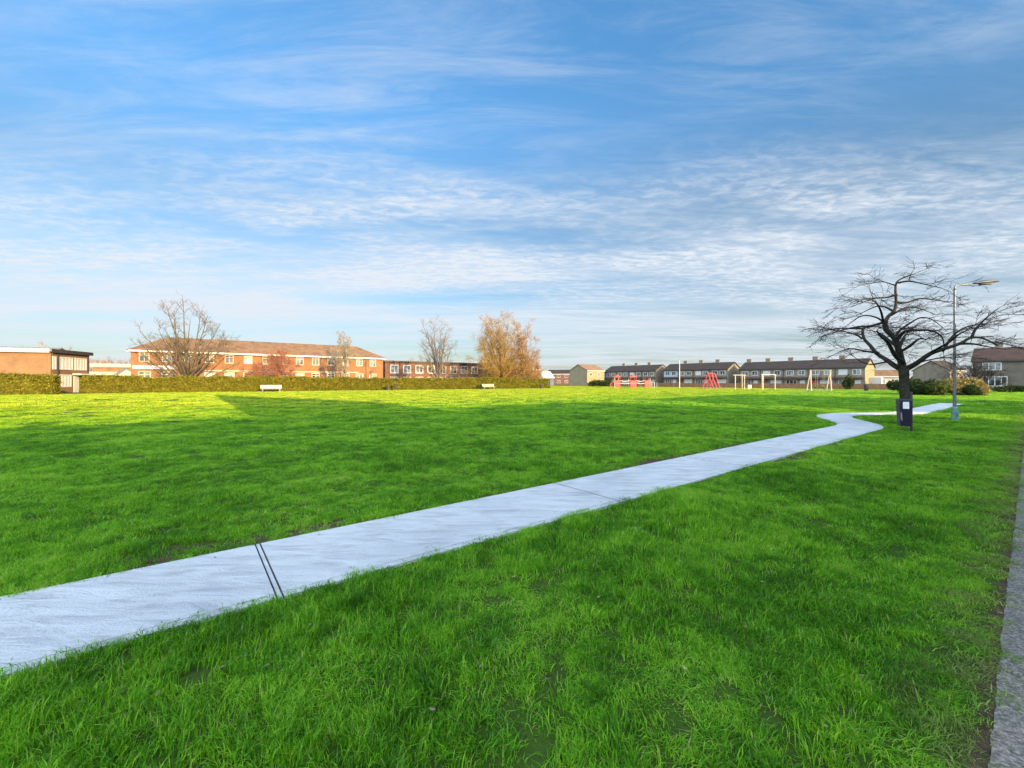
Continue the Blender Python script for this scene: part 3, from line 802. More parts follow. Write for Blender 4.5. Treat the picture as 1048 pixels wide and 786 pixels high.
# --- terraces across the green
def terrace(v_right, v_left, u, n, label, dz=0.0, blue=(), gable_blue=False):
    L = v_left-v_right; x0, y0 = far(u, v_left)
    hw = L/n; wins = []; doors = []
    for k in range(n):
        b = k*hw
        s = 1 if k % 2 == 0 else -1
        wins.append(dict(x=b+0.55, z=3.15, w=1.5, h=1.15, mull=2 if k % 3 else 1, bar=0.11, pane='curtain' if (k+n) % 3 == 0 else 'glass'))
        wins.append(dict(x=b+hw-2.0, z=3.15, w=1.4, h=1.15, mull=1, bar=0.11, pane='glass'))
        wins.append(dict(x=b+0.5 if s > 0 else b+hw-2.7, z=0.85, w=2.2, h=1.35, mull=2, bar=0.12, pane='curtain' if k % 2 else 'glass'))
        doors.append((b+hw-1.6 if s > 0 else b+0.6, 0.95, 2.1, ('white_paint', 'door_brown', 'white_paint', 'red_paint')[k % 4]))
    chim = [(hw*k+(.3 if k else 0.8), 3.5, 1.0, 0.55, 0.85) for k in range(0 if n > 4 else 1, n)]
    t = gable_house('terrace', (x0, y0), TH_T, L, 7.0, 4.75, 6.45, 'render_grey', 'tile_dark', label, 'terrace', 'grey terraces across the green', wins=wins, doors=doors, chim=chim, dz=dz, barge='dark_paint')
    for k in range(n):
        b = k*hw
        # porch roof over the ground floor of each house
        MB().prism([(-1.1, 2.42), (-0.004, 2.75), (-0.004, 2.62), (-1.1, 2.32)], 'x', b+0.15, b+hw-0.15).build('porch_roof', M['tile_umber'], t)
        MB().box(b-.05, b+.05, -.12, -.003, 0, 4.6).build('downpipe', M['dark_paint'], t)
    for k in blue:
        b = k*hw
        MB().box(b+.06, b+hw-.06, -.028, -.0035, 2.8, 4.6).build('painted_front', M['render_blue'], t)
    return t
t1 = terrace(71.7, 91, 107, 4, 'grey terrace with dark roof behind the red play equipment')
t2 = terrace(50.8, 69.1, 107, 4, 'grey terrace with a pale blue left end house behind the white pole', blue=(0,))
t3 = terrace(23.6, 47.9, 107, 5, 'longest grey terrace, standing behind the cream swing frame, with a sunlit end wall', dz=-0.25)
L3 = 24.3
MB().prism([(0.003,-.4),(6.997,-.4),(6.997,4.74),(3.5,6.37),(0.003,4.74)], 'x', L3+.003, L3+.04).build('end_wall', M['render_cream'], t3)
MB().box(L3+.042, L3+2.0, 2.6, 4.2, 0, 2.6).build('side_porch', M['render_pale'], t3)

p = (23.8, 130.0)
gable_house('tan_house', p, TH_L, 8.0, 7.7, 5.0, 6.9, 'render_cream', 'tile_tan', 'tan house with its sunlit long side and grey gable left of the terraces', 'house', wins=[dict(x=1,z=3.2,w=1.3,h=1.1), dict(x=4.8,z=3.2,w=1.3,h=1.1)], doors=((3.2,.9,2.1,'door_brown'),))
p = at(560, 175)
gable_house('far_terrace', p, -0.35, 14, 7, 4.6, 6.3, 'brick_red', 'tile_dark', 'dark roofed far terrace right of the golden tree', 'terrace', wins=[dict(x=1+k*3.3,z=3.0,w=1.4,h=1.2) for k in range(4)]+[dict(x=1+k*3.3,z=0.8,w=1.4,h=1.2) for k in range(4)])
p = at(556, 150)
gable_house('cottage', p, 0.6, 5, 4.5, 3.0, 5.0, 'render_pale', 'render_pale', 'tiny white gabled cottage at the right end of the hedge', 'cottage', wins=[dict(x=1,z=1.0,w=1,h=1)])

# --- house at the right edge
x0, y0 = far(100, 8.4)
wins = [dict(x=1.0, z=3.3, w=2.0, h=1.25, mull=2, bar=.12), dict(x=5.6, z=3.3, w=1.8, h=1.25, mull=1, bar=.12), dict(x=1.0, z=0.75, w=2.6, h=1.6, mull=3, bar=.13), dict(x=8.4, z=0.75, w=2.4, h=1.6, mull=2, bar=.13), dict(x=9.5, z=3.3, w=1.8, h=1.25, mull=1, bar=.12), dict(x=13.5, z=3.3, w=1.8, h=1.25, mull=1, bar=.12), dict(x=3,z=3,w=1.2,h=1.2,face='left')]
gable_house('grey_house', (x0, y0), TH_T, 18, 7.5, 4.9, 6.9, 'render_umber', 'tile_umber', 'grey house with brown roof at the right edge beyond the shrubs', 'house', wins=wins, doors=((5.6, .95, 2.1, 'white_paint'), (12.2, .95, 2.1, 'door_brown')), chim=((2.5,3.75,.9,.6,.8),), barge='dark_paint')
p = at(972, 112)
gable_house('gabled_house', p, 0.35, 7, 8, 4.6, 7.2, 'render_grey', 'tile_dark', 'distant grey house behind the lamp post', 'house', wins=[dict(x=1,z=3,w=1.3,h=1.1), dict(x=4,z=3,w=1.3,h=1.1)])
p = at(892, 97)
gable_house('bungalow', p, -0.55, 6.5, 6, 2.7, 4.1, 'render_pale', 'tile_brown', 'white bungalow with brown roof just right of the longest terrace', 'bungalow', wins=[dict(x=1,z=1,w=1.4,h=1.1), dict(x=4,z=1,w=1.4,h=1.1)])
p = at(944, 120)
gable_house('cream_bungalow', p, -0.4, 9, 6, 2.6, 3.6, 'render_cream', 'tile_tan', 'far cream bungalow seen over the shrubs left of the lamp post', 'bungalow', wins=[dict(x=1,z=1,w=1.4,h=1.1), dict(x=4,z=1,w=1.4,h=1.1)])

# --- houses along the street behind the viewer: their long shadows lie over the lawn
TH_S = math.atan2(UY, UX) + math.pi      # fronts turned to the green
def street_house(u_hi, Ls, D, He, Hr, label, hip=False, chim=(), vfront=-6.5):
    p = W(u_hi, vfront)
    wn = []
    for k in range(int(Ls//3)):
        wn += [dict(x=0.8+k*3.0, z=3.2, w=1.5, h=1.2), dict(x=0.8+k*3.0, z=0.9, w=1.7, h=1.3)]
    return gable_house('street_house', p, TH_S, Ls, D, He, Hr, 'brick_red', 'tile_dark', label, 'house', 'houses along the street', wins=wn, chim=chim, hip=hip)
RZ = lambda v: (v+10.0)*TE-0.17
street_house(2.3, 27, 7.0, 5.0, RZ(21.2), 'brick house on the street whose roof shades the near lawn and path', chim=((6.4, 3.5, .8, .8, .5),))
street_house(25.4, 14.42, 7.0, 4.9, RZ(21.0), 'hip roofed brick house on the street beside the leaning roof block', hip=(3.6, 0.4))
street_house(50.5, 21.3, 7.0, 4.9, RZ(21.0), 'brick house on the street furthest along from the viewer')
t = thing('shadow_block', W(10.9, -6.5), TH_S, 'added tall brick block with one slope roof, unseen, shaped to shade the lawn', 'building')  # unseen, invented block; its height and slope are shaped for the pointed lawn shadow
h_hi, h_lo = (54.0+10)*TE, (27.5+10)*TE
MB().prism([(0,-.4),(8.7,-.4),(8.7,h_hi-.25),(0,h_lo-.25)], 'y', 0, 3.5).build('wall', M['brick_red'], t)
MB().prism([(-.2,h_lo-.24-.13),(8.75,h_hi-.24),(8.75,h_hi),(-.2,h_lo-.13)], 'y', -.3, 3.8).build('roof', M['tile_dark'], t)
for k in range(3): window(t, 5.0, 1.5+k*3.2, 2.2, 1.8, mull=1)

# ---------------------------------------------------------------- hedges, shrubs, fence
hA = Vector((-54.6, 52.2, 0)); hB = Vector((7.9, 90.6, 0))
hedge(hA, hB, 1.4, 2.1, 70000, 'long clipped olive hedge in front of the orange brick block', 0.12)
hedge((-80, 36.5, 0), (-54.4, 49.0, 0), 1.5, 2.3, 18000, 'tall clipped hedge before the blank tan brick wall', 0.12)
ld = (hB-hA).normalized()

def fence(A, B, h, label):
    A = Vector(A); B = Vector(B); L = (B-A).length
    t = thing('garden_fence', A, math.atan2(B.y-A.y, B.x-A.x), label, 'fence')
    mb = MB(); n = int(L/0.3)
    for i in range(n):
        x = L*i/n; d = random.uniform(-.03, .03); mb.box(x+.005, x+L/n-.005, -0.012, 0.012, 0.04, h+d)
    mb.build('board_panel', M['wood_fence'], t)
    mb = MB().box(0, L, 0.014, 0.06, 0.25, 0.34).box(0, L, 0.014, 0.06, h-.35, h-.26); mb.build('rail', M['wood_fence'], t)
    for i in range(int(L/3)+1):
        MB().box(i*3-.05, i*3+.05, 0.062, 0.16, 0, h+.1).build('post', M['wood_fence'], t)
    return t
x, y = far(99.3, 96); x2, y2 = far(99.3, 17)
fence((x,y,0), (x2,y2,0), 1.1, 'long low brown garden fence in front of the grey terraces')

random.seed(5)
shrub(at(615, 118), 4.0, 2.0, 1.9, 2500, 'shrub_dark', 'dark shrubs in front of the tan house', 0.2, lumps=10)
shrub(at(868.5, 76), 1.0, 1.0, 2.6, 1600, 'shrub_dark', 'round dark bush by the sunlit end of the longest terrace', 0.14)
shrub(at(946, 47), 1.9, 1.5, 1.9, 5200, 'shrub_dark', 'dark evergreen shrub right of the spreading tree trunk', 0.11, lumps=11)
shrub(at(962, 45), 1.5, 1.2, 1.7, 3600, 'shrub_green', 'mid green shrub left of the lamp post', 0.11)
shrub(at(981, 47), 2.6, 1.5, 2.0, 5200, 'shrub_yellow', 'straw yellow mound of brush right of the lamp post', 0.11, lumps=14)
shrub(at(993, 44.5), 1.2, 1.0, 1.2, 2400, 'shrub_dark', 'low dark bush in front of the straw yellow brush', 0.1)
shrub(at(1007, 45), 1.3, 1.0, 1.0, 2200, 'shrub_yellow', 'small straw tuft at the right foot of the brush mound', 0.1)
shrub(at(925, 52), 2.0, 1.5, 1.9, 4200, 'shrub_dark', 'dark bush behind the spreading tree trunk', 0.12)
shrub(at(1034, 58), 3.5, 1.2, 1.0, 3000, 'shrub_dark', 'low dark garden hedge before the grey house', 0.12)

# ---------------------------------------------------------------- distant trees
FINE = lambda a, b, c, l: [(a, l, 0.7, 0.03, 0.15, 0.030), (b, l*0.55, 0.8, 0.02, 0.2, 0.019), (c, l*0.3, 0.9, 0.0, 0.2, 0.012)]
bare_tree('bare_tree', at(191, 61), 14.6, 0.42, 0.17, 17, FINE(7, 5, 3, 2.2), M['bark_grey'], M['bark_grey'], 'large bare spreading tree in front of the orange brick block', wide=8.2, lo=0.3, hi=1.42, seed=14, lwob=0.07, lvar=(.84, .93))
bare_tree('slender_tree', at(349, 73), 11.8, 0.13, 0.35, 4, FINE(7, 5, 3, 1.3), M['bark_birch'], M['bark_birch'], 'pale slender many stemmed birch before the right end of the brick block', wide=3.0, lo=0.9, hi=1.5, seed=8, stems=4)
bare_tree('slender_tree', at(378, 84), 6.5, 0.11, 0.4, 4, FINE(6, 4, 2, 1.1), M['bark_birch'], M['bark_birch'], 'short pale birch at the right corner of the orange brick block', wide=2.0, lo=0.8, hi=1.5, seed=18, stems=2)
bare_tree('small_tree', at(286, 67), 7.2, 0.13, 0.3, 14, FINE(11, 8, 4, 1.4), M['bark_twig'], M['twig_red'], 'small reddish twiggy tree behind the pale bench', wide=3.6, lo=0.2, hi=1.4, seed=3)
bare_tree('small_tree', at(262, 66), 5.2, 0.1, 0.3, 8, FINE(8, 6, 3, 1.1), M['bark_twig'], M['twig_red'], 'smaller thin reddish tree left of the bench', wide=2.4, lo=0.3, hi=1.4, seed=31)
bare_tree('bare_tree', at(449, 80), 15.4, 0.40, 0.22, 13, FINE(7, 5, 3, 2.6), M['bark_birch'], M['bark_twig'], 'tall upright bare tree before the dark brick block', wide=5.2, lo=0.55, hi=1.5, seed=12)
bare_tree('golden_tree', at(512, 93), 18.8, 0.45, 0.12, 38, FINE(10, 8, 5, 2.5), M['bark_birch'], M['twig_gold'], 'dense golden twigged tree, the tallest behind the hedge end', wide=7.6, lo=0.05, hi=1.5, seed=21, lvar=(.84, .92), lwob=0.07)
bare_tree('russet_tree', at(536, 95), 17.6, 0.32, 0.10, 30, FINE(11, 8, 5, 2.0), M['bark_birch'], M['twig_russet'], 'orange brown twiggy tree leaning against the golden tree', wide=4.4, lo=0.05, hi=1.5, seed=22, lvar=(.84, .92), lwob=0.07)
for (px, y, h, sd, lb) in ((96, 125, 9.5, 41, 'leftmost brown tree over the pale annexe'), (107, 122, 10.3, 42, 'round brown tree above the middle of the pale annexe'), (120, 126, 9.8, 43, 'brown tree between annexe and long brick block'), (131, 120, 9.2, 44, 'brown tree touching the left hip of the long roof'), (62, 104, 12.6, 45, 'bare tree showing over the right end of the flat roofed block'), (45, 100, 10.8, 46, 'bare tree behind the middle of the flat roof'), (386, 125, 10.2, 47, 'far tree in the gap right of the orange brick block'), (420, 130, 9.6, 48, 'far tree left of the tall upright bare tree'), (473, 130, 8.8, 49, 'far tree between upright bare tree and golden tree')):
    bare_tree('far_tree', at(px, y), h, 0.22, 0.18, 9, [(9, 2.0, 0.8, 0.02, 0.18, 0.04), (7, 1.2, 0.9, 0.0, 0.2, 0.026)], M['bark_twig'], M['twig_brown'], lb, group='brown trees beyond the buildings', wide=h*0.5, lo=0.2, hi=1.45, seed=sd)
bare_tree('garden_tree', at(1001, 56), 5.4, 0.14, 0.2, 9, [(10, 1.4, 0.8, 0.0, 0.18, 0.026), (7, 0.9, 0.9, -0.02, 0.2, 0.017)], M['bark_dark'], M['bark_dark'], 'dark leafless garden tree before the left end of the grey house', wide=3.0, lo=0.2, hi=1.3, seed=51)
bare_tree('garden_tree', at(974, 70), 6.2, 0.12, 0.25, 7, [(8, 1.4, 0.7, 0.03, 0.18, 0.024), (5, 0.9, 0.8, 0.0, 0.2, 0.016)], M['bark_dark'], M['bark_twig'], 'thin bare garden tree seen through the lamp post', wide=2.4, lo=0.6, hi=1.4, seed=52)

# ---------------------------------------------------------------- the spreading tree by the path
random.seed(77)
TD = 15.3
tp0 = at(926, TD)
def tl(px, py, dy=0.0):                              # tree-local point; dy is further away
    px = 925.5+(px-925.5)*0.90; py = 377+(py-377)*0.96
    y = TD+dy*0.92; q = at(px, y, zat(py, y)); return q-tp0
tree = thing('spreading_tree', tp0, 0, 'dark leafless tree with wide level branches beside the path', 'tree')
tk = MB()
trunk_pts = [Vector((0,0,-.15)), Vector((0.01,0,.12)), tl(926.5,420), tl(926,405), tl(925.5,392), tl(925,382), tl(924.5,376)]
tk.tube(trunk_pts, [.25,.185,.155,.145,.142,.15,.16], 14)
limbsL = {
 'a': ([(924,379,0),(914,374,.2),(906.6,368.7,.5),(894.5,361.4,.8),(887,353,1.0),(879.5,345,1.2),(878.5,335.5,1.3),(885,332.5,1.5),(898,333,1.9)], .105, .026),
 'b': ([(924,379,0),(921.5,368,0),(920,361,-.1),(917,352,-.3),(914,344.5,-.4),(905.4,336,-.5),(904,327.6,-.6),(908,321,-.5),(914,315.6,-.4),(916,306,-.3),(915.5,289,-.3),(921,282,-.3),(935.6,276.4,-.2)], .13, .02),
 'c': ([(925,379,0),(931,376,-.1),(940.4,371,-.4),(955,361.4,-.8),(969.4,356.6,-1.1),(988.7,350.6,-1.4),(1000.8,344.5,-1.5),(1015,345,-1.7),(1032,353,-2.0)], .112, .022),
}
subs = [
 ([(879,345,1.2),(868,341,1.3),(850,338,1.2),(836,341,1.0)], .04),
 ([(878.5,336,1.3),(868,334,1.0),(850,336,.4),(830,338,0)], .04),
 ([(894.5,361.4,.8),(880,358,.3),(862,356,0),(845,362,-.3)], .045),
 ([(906,368.7,.5),(893,372,.8),(878,370,1.2),(862,362,1.6)], .035),
 ([(914,345,-.4),(922,337,-.2),(933,328,.1),(942,324,.4),(956,326,.7),(968,334,.9)], .05),
 ([(916,350,-.3),(928,338,-1.0),(945,335,-1.4),(957,338.5,-1.2),(966,344,-1.1),(969,356,-1.1)], .06),
 ([(904,328,-.6),(895,331,-1.1),(882,332,-1.6),(866,335,-2.0),(846,340,-2.4)], .05),
 ([(905,333,-.5),(894,324,0),(878,322,.5),(860,330,1.1)], .045),
 ([(914,315.6,-.4),(904,310,.1),(890,312,.6),(872,320,1.2)], .045),
 ([(916,308,-.3),(928,306,.2),(944,303,.7),(962,304,1.1),(976,306,1.5)], .045),
 ([(915.5,298,-.3),(905,300,-1),(888,304,-1.6),(866,310,-2.0)], .04),
 ([(915.5,290,-.3),(905,285,.1),(893,283,.5)], .03),
 ([(917,286,-.3),(930,284,-.8),(948,288,-1.2),(968,290,-1.5)], .035),
 ([(988,351,-1.4),(1003,350,-1.0),(1020,353,-.6),(1040,357,-.2)], .045),
 ([(1000.8,344.5,-1.5),(1008,333,-1.2),(1020,321,-.9),(1031,315,-.6)], .045),
 ([(969,357,-1.1),(982,340,-.6),(1000,332,0),(1022,330,.6)], .045),
 ([(955,361,-.8),(975,348,-2.0),(992,338,-2.6),(1008,332,-3.0)], .045),
 ([(940,371,-.4),(955,368,.5),(975,366,1.2),(988,372,1.6)], .035),
 ([(922,370,0),(921,360,.9),(924,348,1.9),(930,338,2.8),(940,332,3.6)], .08),
 ([(923,372,0),(916,362,-1.2),(908,350,-2.3),(900,342,-3.2),(892,338,-3.9)], .08),
 ([(920,361,-.1),(932,352,-1.4),(944,346,-2.4),(952,345,-3.2)], .06),
 ([(917,352,-.3),(905,345,1.4),(898,338,2.6),(884,336,3.6)], .06),
 ([(905,336,-.5),(900,318,-1.4),(896,308,-2.0),(884,302,-2.6)], .045),
 ([(910,320,-.4),(926,312,.9),(942,312,1.8),(960,318,2.4)], .045),
]
cr = MB()
def smooth(pts, k=3):
    out = []
    for i in range(len(pts)-1):
        p0 = pts[max(i-1,0)]; p1 = pts[i]; p2 = pts[i+1]; p3 = pts[min(i+2,len(pts)-1)]
        for j in range(k):
            t = j/k
            out.append(0.5*((2*p1)+(p2-p0)*t+(2*p0-5*p1+4*p2-p3)*t*t+(3*p1-p0-3*p2+p3)*t**3))
    out.append(pts[-1]); return out
def droop_twig(p, d, ln, r, lv):
    pts, rad = [p.copy()], [r*.8]; n = 5 if lv == 0 else 4
    d = d.normalized()
    for i in range(n):
        d = (d + rvec()*0.20 + Vector((0,0,0.06-0.07*i))).normalized()
        p = p+d*(ln/n); pts.append(p.copy()); rad.append(max(.0045, r*(1-0.72*(i+1)/n)))
    cr.tube(pts, rad, 4 if r > .012 else 3, cap=False)
    if lv < 2:
        for k in range((6, 3)[lv]):
            t = random.uniform(.15, 1.0)*n; i = min(int(t), n-1); q = pts[i].lerp(pts[i+1], t-i)
            ax = (pts[i+1]-pts[i]).normalized()
            s = ax.cross(Vector((0,0,1))+rvec()*0.5).normalized()*random.choice((-1,1))
            droop_twig(q, ax*random.uniform(.5,1)+s*random.uniform(.4,1)+Vector((0,0,random.uniform(-.15,.3))), ln*random.uniform(.38,.6), max(.006, r*.55), lv+1)
def dress(pts, rad, start, per_m):
    for i in range(len(pts)-1):
        if i < start*len(pts): continue
        seg = pts[i+1]-pts[i]; cnt = seg.length*per_m
        cnt = int(cnt)+(random.random() < cnt-int(cnt))
        for k in range(cnt):
            p = pts[i].lerp(pts[i+1], random.random()); a = random.uniform(0, 6.28)
            flat = Vector((math.cos(a), math.sin(a), random.uniform(-.15,.26)))
            outw = Vector((p.x, p.y, 0)); outw = outw.normalized() if outw.length > .3 else Vector((0,0,0))
            droop_twig(p, flat+outw*.7+seg.normalized()*.5, random.uniform(.6,1.2), random.uniform(.009,.015), 0)
for key, (pp, r0, r1) in limbsL.items():
    pts = smooth([tl(*q) for q in pp], 3)
    n = len(pts); rad = [r0+(r1-r0)*(i/(n-1))**0.8 for i in range(n)]
    tk.tube(pts, rad, 9); dress(pts, rad, .35, 1.2)
for pp, r0 in subs:
    pts = smooth([tl(*q)+rvec()*.05 for q in pp], 4)
    n = len(pts); rad = [max(.012, r0*(1-.78*i/(n-1))) for i in range(n)]
    cr.tube(pts, rad, 6, cap=False); dress(pts, rad, .15, 1.8)
    d = (pts[-1]-pts[-2]).normalized(); droop_twig(pts[-1], d, .7, .012, 0)
tk.build('trunk', M['bark_trunk'], tree, True)
cr.build('crown', M['bark_dark'], tree)

# ---------------------------------------------------------------- litter bin
bp = at(925, 13.5)
ang = math.atan2(-bp.x, bp.y)*0.75+math.pi*0
binr = thing('litter_bin', bp, -0.42, 'navy litter bin with a white notice on its post under the spreading tree', 'litter bin')
binr.scale = (0.77, 0.80, 0.97)
def tapered(z0, z1, w0, w1, d0, d1, y=0.0):
    return MB().hexa([(-w0/2,y-d0/2,z0),(w0/2,y-d0/2,z0),(w0/2,y+d0/2,z0),(-w0/2,y+d0/2,z0)], [(-w1/2,y-d1/2,z1),(w1/2,y-d1/2,z1),(w1/2,y+d1/2,z1),(-w1/2,y+d1/2,z1)])
def bevel(o, w=0.015, s=2):
    mdf = o.modifiers.new('bevel', 'BEVEL'); mdf.width = w; mdf.segments = s; mdf.limit_method = 'ANGLE'; return o
bevel(tapered(.13, .84, .34, .41, .30, .36).build('body', M['bin_navy'], binr), .025, 3)
mb = tapered(.845, 1.0, .42, .42, .37, .37); mb.hexa([(-.23,-.20,1.002),(.23,-.20,1.002),(.23,.20,1.002),(-.23,.20,1.002)], [(-.2,-.14,1.05),(.2,-.14,1.05),(.2,.14,1.05),(-.2,.14,1.05)])
bevel(mb.build('lid', M['bin_navy'], binr), .012)
MB().box(-.10, .10, -.2, -.190, .72, .95).build('notice', M['notice'], binr)
MB().hexa([(-.165,-.186,.36),(-.10,-.184,.30),(-.10,-.17,.30),(-.165,-.17,.36)], [(-.175,-.19,.62),(-.13,-.19,.58),(-.13,-.17,.58),(-.175,-.17,.62)]).build('scuffed_plate', M['bin_scuff'], binr)
mb = MB().tube([(.265,.05,-.2),(.265,.05,1.26)], .042, 12); mb.tube([(.265,.05,1.26),(.265,.05,1.29)], [.05,.03], 12); mb.build('post', M['dark_paint'], binr)
MB().box(.2, .262, .03, .07, .45, .5).box(.2, .262, .03, .07, .75, .8).build('bracket', M['dark_paint'], binr)

# ---------------------------------------------------------------- lamp post
lp = at(977, 16.0)
lamp = thing('lamp_post', lp, 0.0, 'grey street lamp with teal base standing in the grass', 'street lamp')
mb = MB().tube([(0,0,-.3),(0,0,.02),(0,0,.55),(0,0,.60)], [.098,.098,.092,.055], 16); mb.build('base', M['lamp_teal'], lamp, False)
d = MB().box(-.05, .05, -.104, -.096, .14, .44).build('inspection_door', M['lamp_teal'], lamp)
MB().box(-.02, .02, -.112, -.104, .27, .31).build('lock', M['dark_paint'], d)
MB().tube([(0,0,.6),(0,0,1.5),(0,0,1.52),(0,0,5.2)], [.054,.052,.044,.034], 14).build('pole', M['lamp_grey'], lamp, False)
arm = [(0,0,5.15),(0,0,5.24),(.04,0,5.30),(.14,-.01,5.335),(.4,-.03,5.36),(.72,-.05,5.40)]
MB().tube(arm, [.036,.034,.03,.028,.026,.024], 12).build('arm', M['lamp_grey'], lamp, True)
hd = MB()
sec = []
for (x, w, h, z) in ((0,.05,.05,5.39),(.12,.09,.07,5.405),(.35,.14,.10,5.43),(.65,.15,.10,5.455),(.88,.11,.075,5.47),(1.0,.04,.03,5.475)):
    sec.append([Vector((.66+x, -.05+math.cos(t)*w, z+math.sin(t)*h*(0.75 if math.sin(t) > 0 else .45))) for t in [2*math.pi*k/14 for k in range(14)]])
for r in sec: hd.v += [tuple(p) for p in r]
for i in range(len(sec)-1):
    for k in range(14): hd.f.append((14*i+k, 14*i+(k+1)%14, 14*i+14+(k+1)%14, 14*i+14+k))
hd.f.append(tuple(range(14))[::-1]); hd.f.append(tuple(range(14*5,14*6)))
ho = hd.build('lamp_head', M['lamp_head'], lamp, True)
lens = MB()
lens.tube([(.92,-.05,5.40),(1.35,-.05,5.425)], [.075,.085], 12); lens.build('lens', M['lamp_lens'], ho, True)

# ---------------------------------------------------------------- benches and small things by the hedge
def bench(loc, ang, w, label, mat):
    t = thing('bench', loc, ang, label, 'bench', 'benches along the hedge')
    mb = MB()
    for k in range(4): mb.box(-w/2, w/2, -.34+k*.115, -.245+k*.115, .44, .485)
    mb.build('seat', M[mat], t)
    mb = MB()
    for k in range(3): mb.hexa([(-w/2,.13+k*.035,.56+k*.16),(w/2,.13+k*.035,.56+k*.16),(w/2,.17+k*.035,.56+k*.16),(-w/2,.17+k*.035,.56+k*.16)], [(-w/2,.155+k*.035,.69+k*.16),(w/2,.155+k*.035,.69+k*.16),(w/2,.195+k*.035,.69+k*.16),(-w/2,.195+k*.035,.69+k*.16)])
    mb.build('backrest', M[mat], t)
    for x in (-w/2+.2, w/2-.35):
        MB().box(x, x+.15, -.32, .12, -.05, .438).build('leg', M['render_grey'], t)
        MB().hexa([(x,.122,.30),(x+.12,.122,.30),(x+.12,.18,.30),(x,.18,.30)], [(x,.24,1.02),(x+.12,.24,1.02),(x+.12,.30,1.02),(x,.30,1.02)]).build('back_support', M['dark_paint'], t)
    return t
hang = math.atan2(ld.y, ld.x)
bench(at(277.5, 60.0), hang, 2.7, 'pale slatted bench left along the hedge, before the reddish tree', 'render_pale')
bench(at(500, 79.5), hang, 2.6, 'small pale bench in front of the golden tree', 'cream_paint')
def small_bin(loc, label, mat, h=.95, r=.26):
    t = thing('waste_bin', loc, 0, label, 'bin', 'small bins along the hedge')
    MB().tube([(0,0,-.05),(0,0,.05),(0,0,h-.12)], [r*.8,r*.85,r], 14).build('body', M[mat], t)
    MB().tube([(0,0,h-.118),(0,0,h-.03),(0,0,h)], [r*1.08,r*1.05,r*.6], 14).build('lid', M['dark_paint' if mat != 'cream_paint' else 'cream_paint'], t)
    return t
small_bin(at(270, 60.4), 'dark bin at the left end of the first bench', 'dark_paint', 1.0)
small_bin(at(397.3, 70.0), 'dark round bin before the hedge near the dark brick block', 'dark_paint', .9, .3)
small_bin(at(405, 70.5), 'slim bin with a pale lid close to the dark round bin', 'dark_paint', 1.15, .18)
small_bin(at(492.5, 79.8), 'dark bin at the left end of the second bench', 'dark_paint', .9, .28)
small_bin(at(554, 86.0), 'dark bin near the right end of the hedge', 'dark_paint', .9, .28)
small_bin(at(886.5, 66), 'black bin below the sunlit end of the longest terrace', 'dark_paint', 1.1, .3)

# ---------------------------------------------------------------- play area
def swing(loc, ang, L, H, nf, mat, label, bays, rad=.06, splay=.28):
    t = thing('swing_frame', loc, ang, label, 'swing')
    for i in range(nf):
        x = -L/2+L*i/(nf-1)
        for s in (-1, 1):
            lx = x + (0.55 if nf == 2 and i == 0 else -0.55 if nf == 2 else 0)*0
            MB().tube([(x, s*splay*H*1.1, -.1), (x, 0.02*s, H)], rad, 8).build('leg', M[mat], t)
        MB().tube([(x, -splay*H*.62, H*.45), (x, splay*H*.62, H*.45)], rad*.7, 6).build('cross_brace', M[mat], t)
    MB().tube([(-L/2-.15,0,H+.02),(L/2+.15,0,H+.02)], rad*1.1, 8).build('top_bar', M[mat], t)
    for k in range(bays):
        x = -L/2+L*(k+.5)/bays
        s_ = MB().box(x-.24, x+.24, -.1, .1, .48, .52).build('swing_seat', M['dark_paint'], t)
        MB().tube([(x-.22,0,.52),(x-.22,0,H)], .018, 5).tube([(x+.22,0,.52),(x+.22,0,H)], .018, 5).build('chain', M['lamp_grey'], s_)
    return t
swing(at(728, 88), 0.75, 3.6, 3.2, 3, 'red_paint', 'red swing frame of splayed legs before the middle grey terrace', 2, .10, .33)
# cream swing: the frames are seen as wide letter A shapes, so the bar runs away from the viewer
t = thing('timber_swing', at(839, 67), 0.28, 'tall cream swing frame with two sloping ends before the longest terrace', 'swing')
for x, dx in ((-2.0, .62), (2.2, -.62)):
    for (y, k) in ((-.8, 0), (.8, 1)):
        MB().tube([(x-dx*(.55 if x < 0 else -.35)+ (0.5 if y > 0 else -0.5)*(1), y, -.1), (x+.1*(1 if y < 0 else -1)*0, 0, 3.3)], .085, 8).build('leg', M['cream_paint'], t)
MB().tube([(-2.2,0,3.36),(2.4,0,3.36)], .06, 8).build('top_bar', M['lamp_grey'], t)
for x in (-.7, .9):
    s_ = MB().box(x-.22, x+.22, -.16, .16, .5, .62).build('swing_seat', M['dark_paint'], t)
    MB().tube([(x-.2,0,.6),(x-.2,0,3.33)], .014, 5).tube([(x+.2,0,.6),(x+.2,0,3.33)], .014, 5).build('chain', M['lamp_grey'], s_)

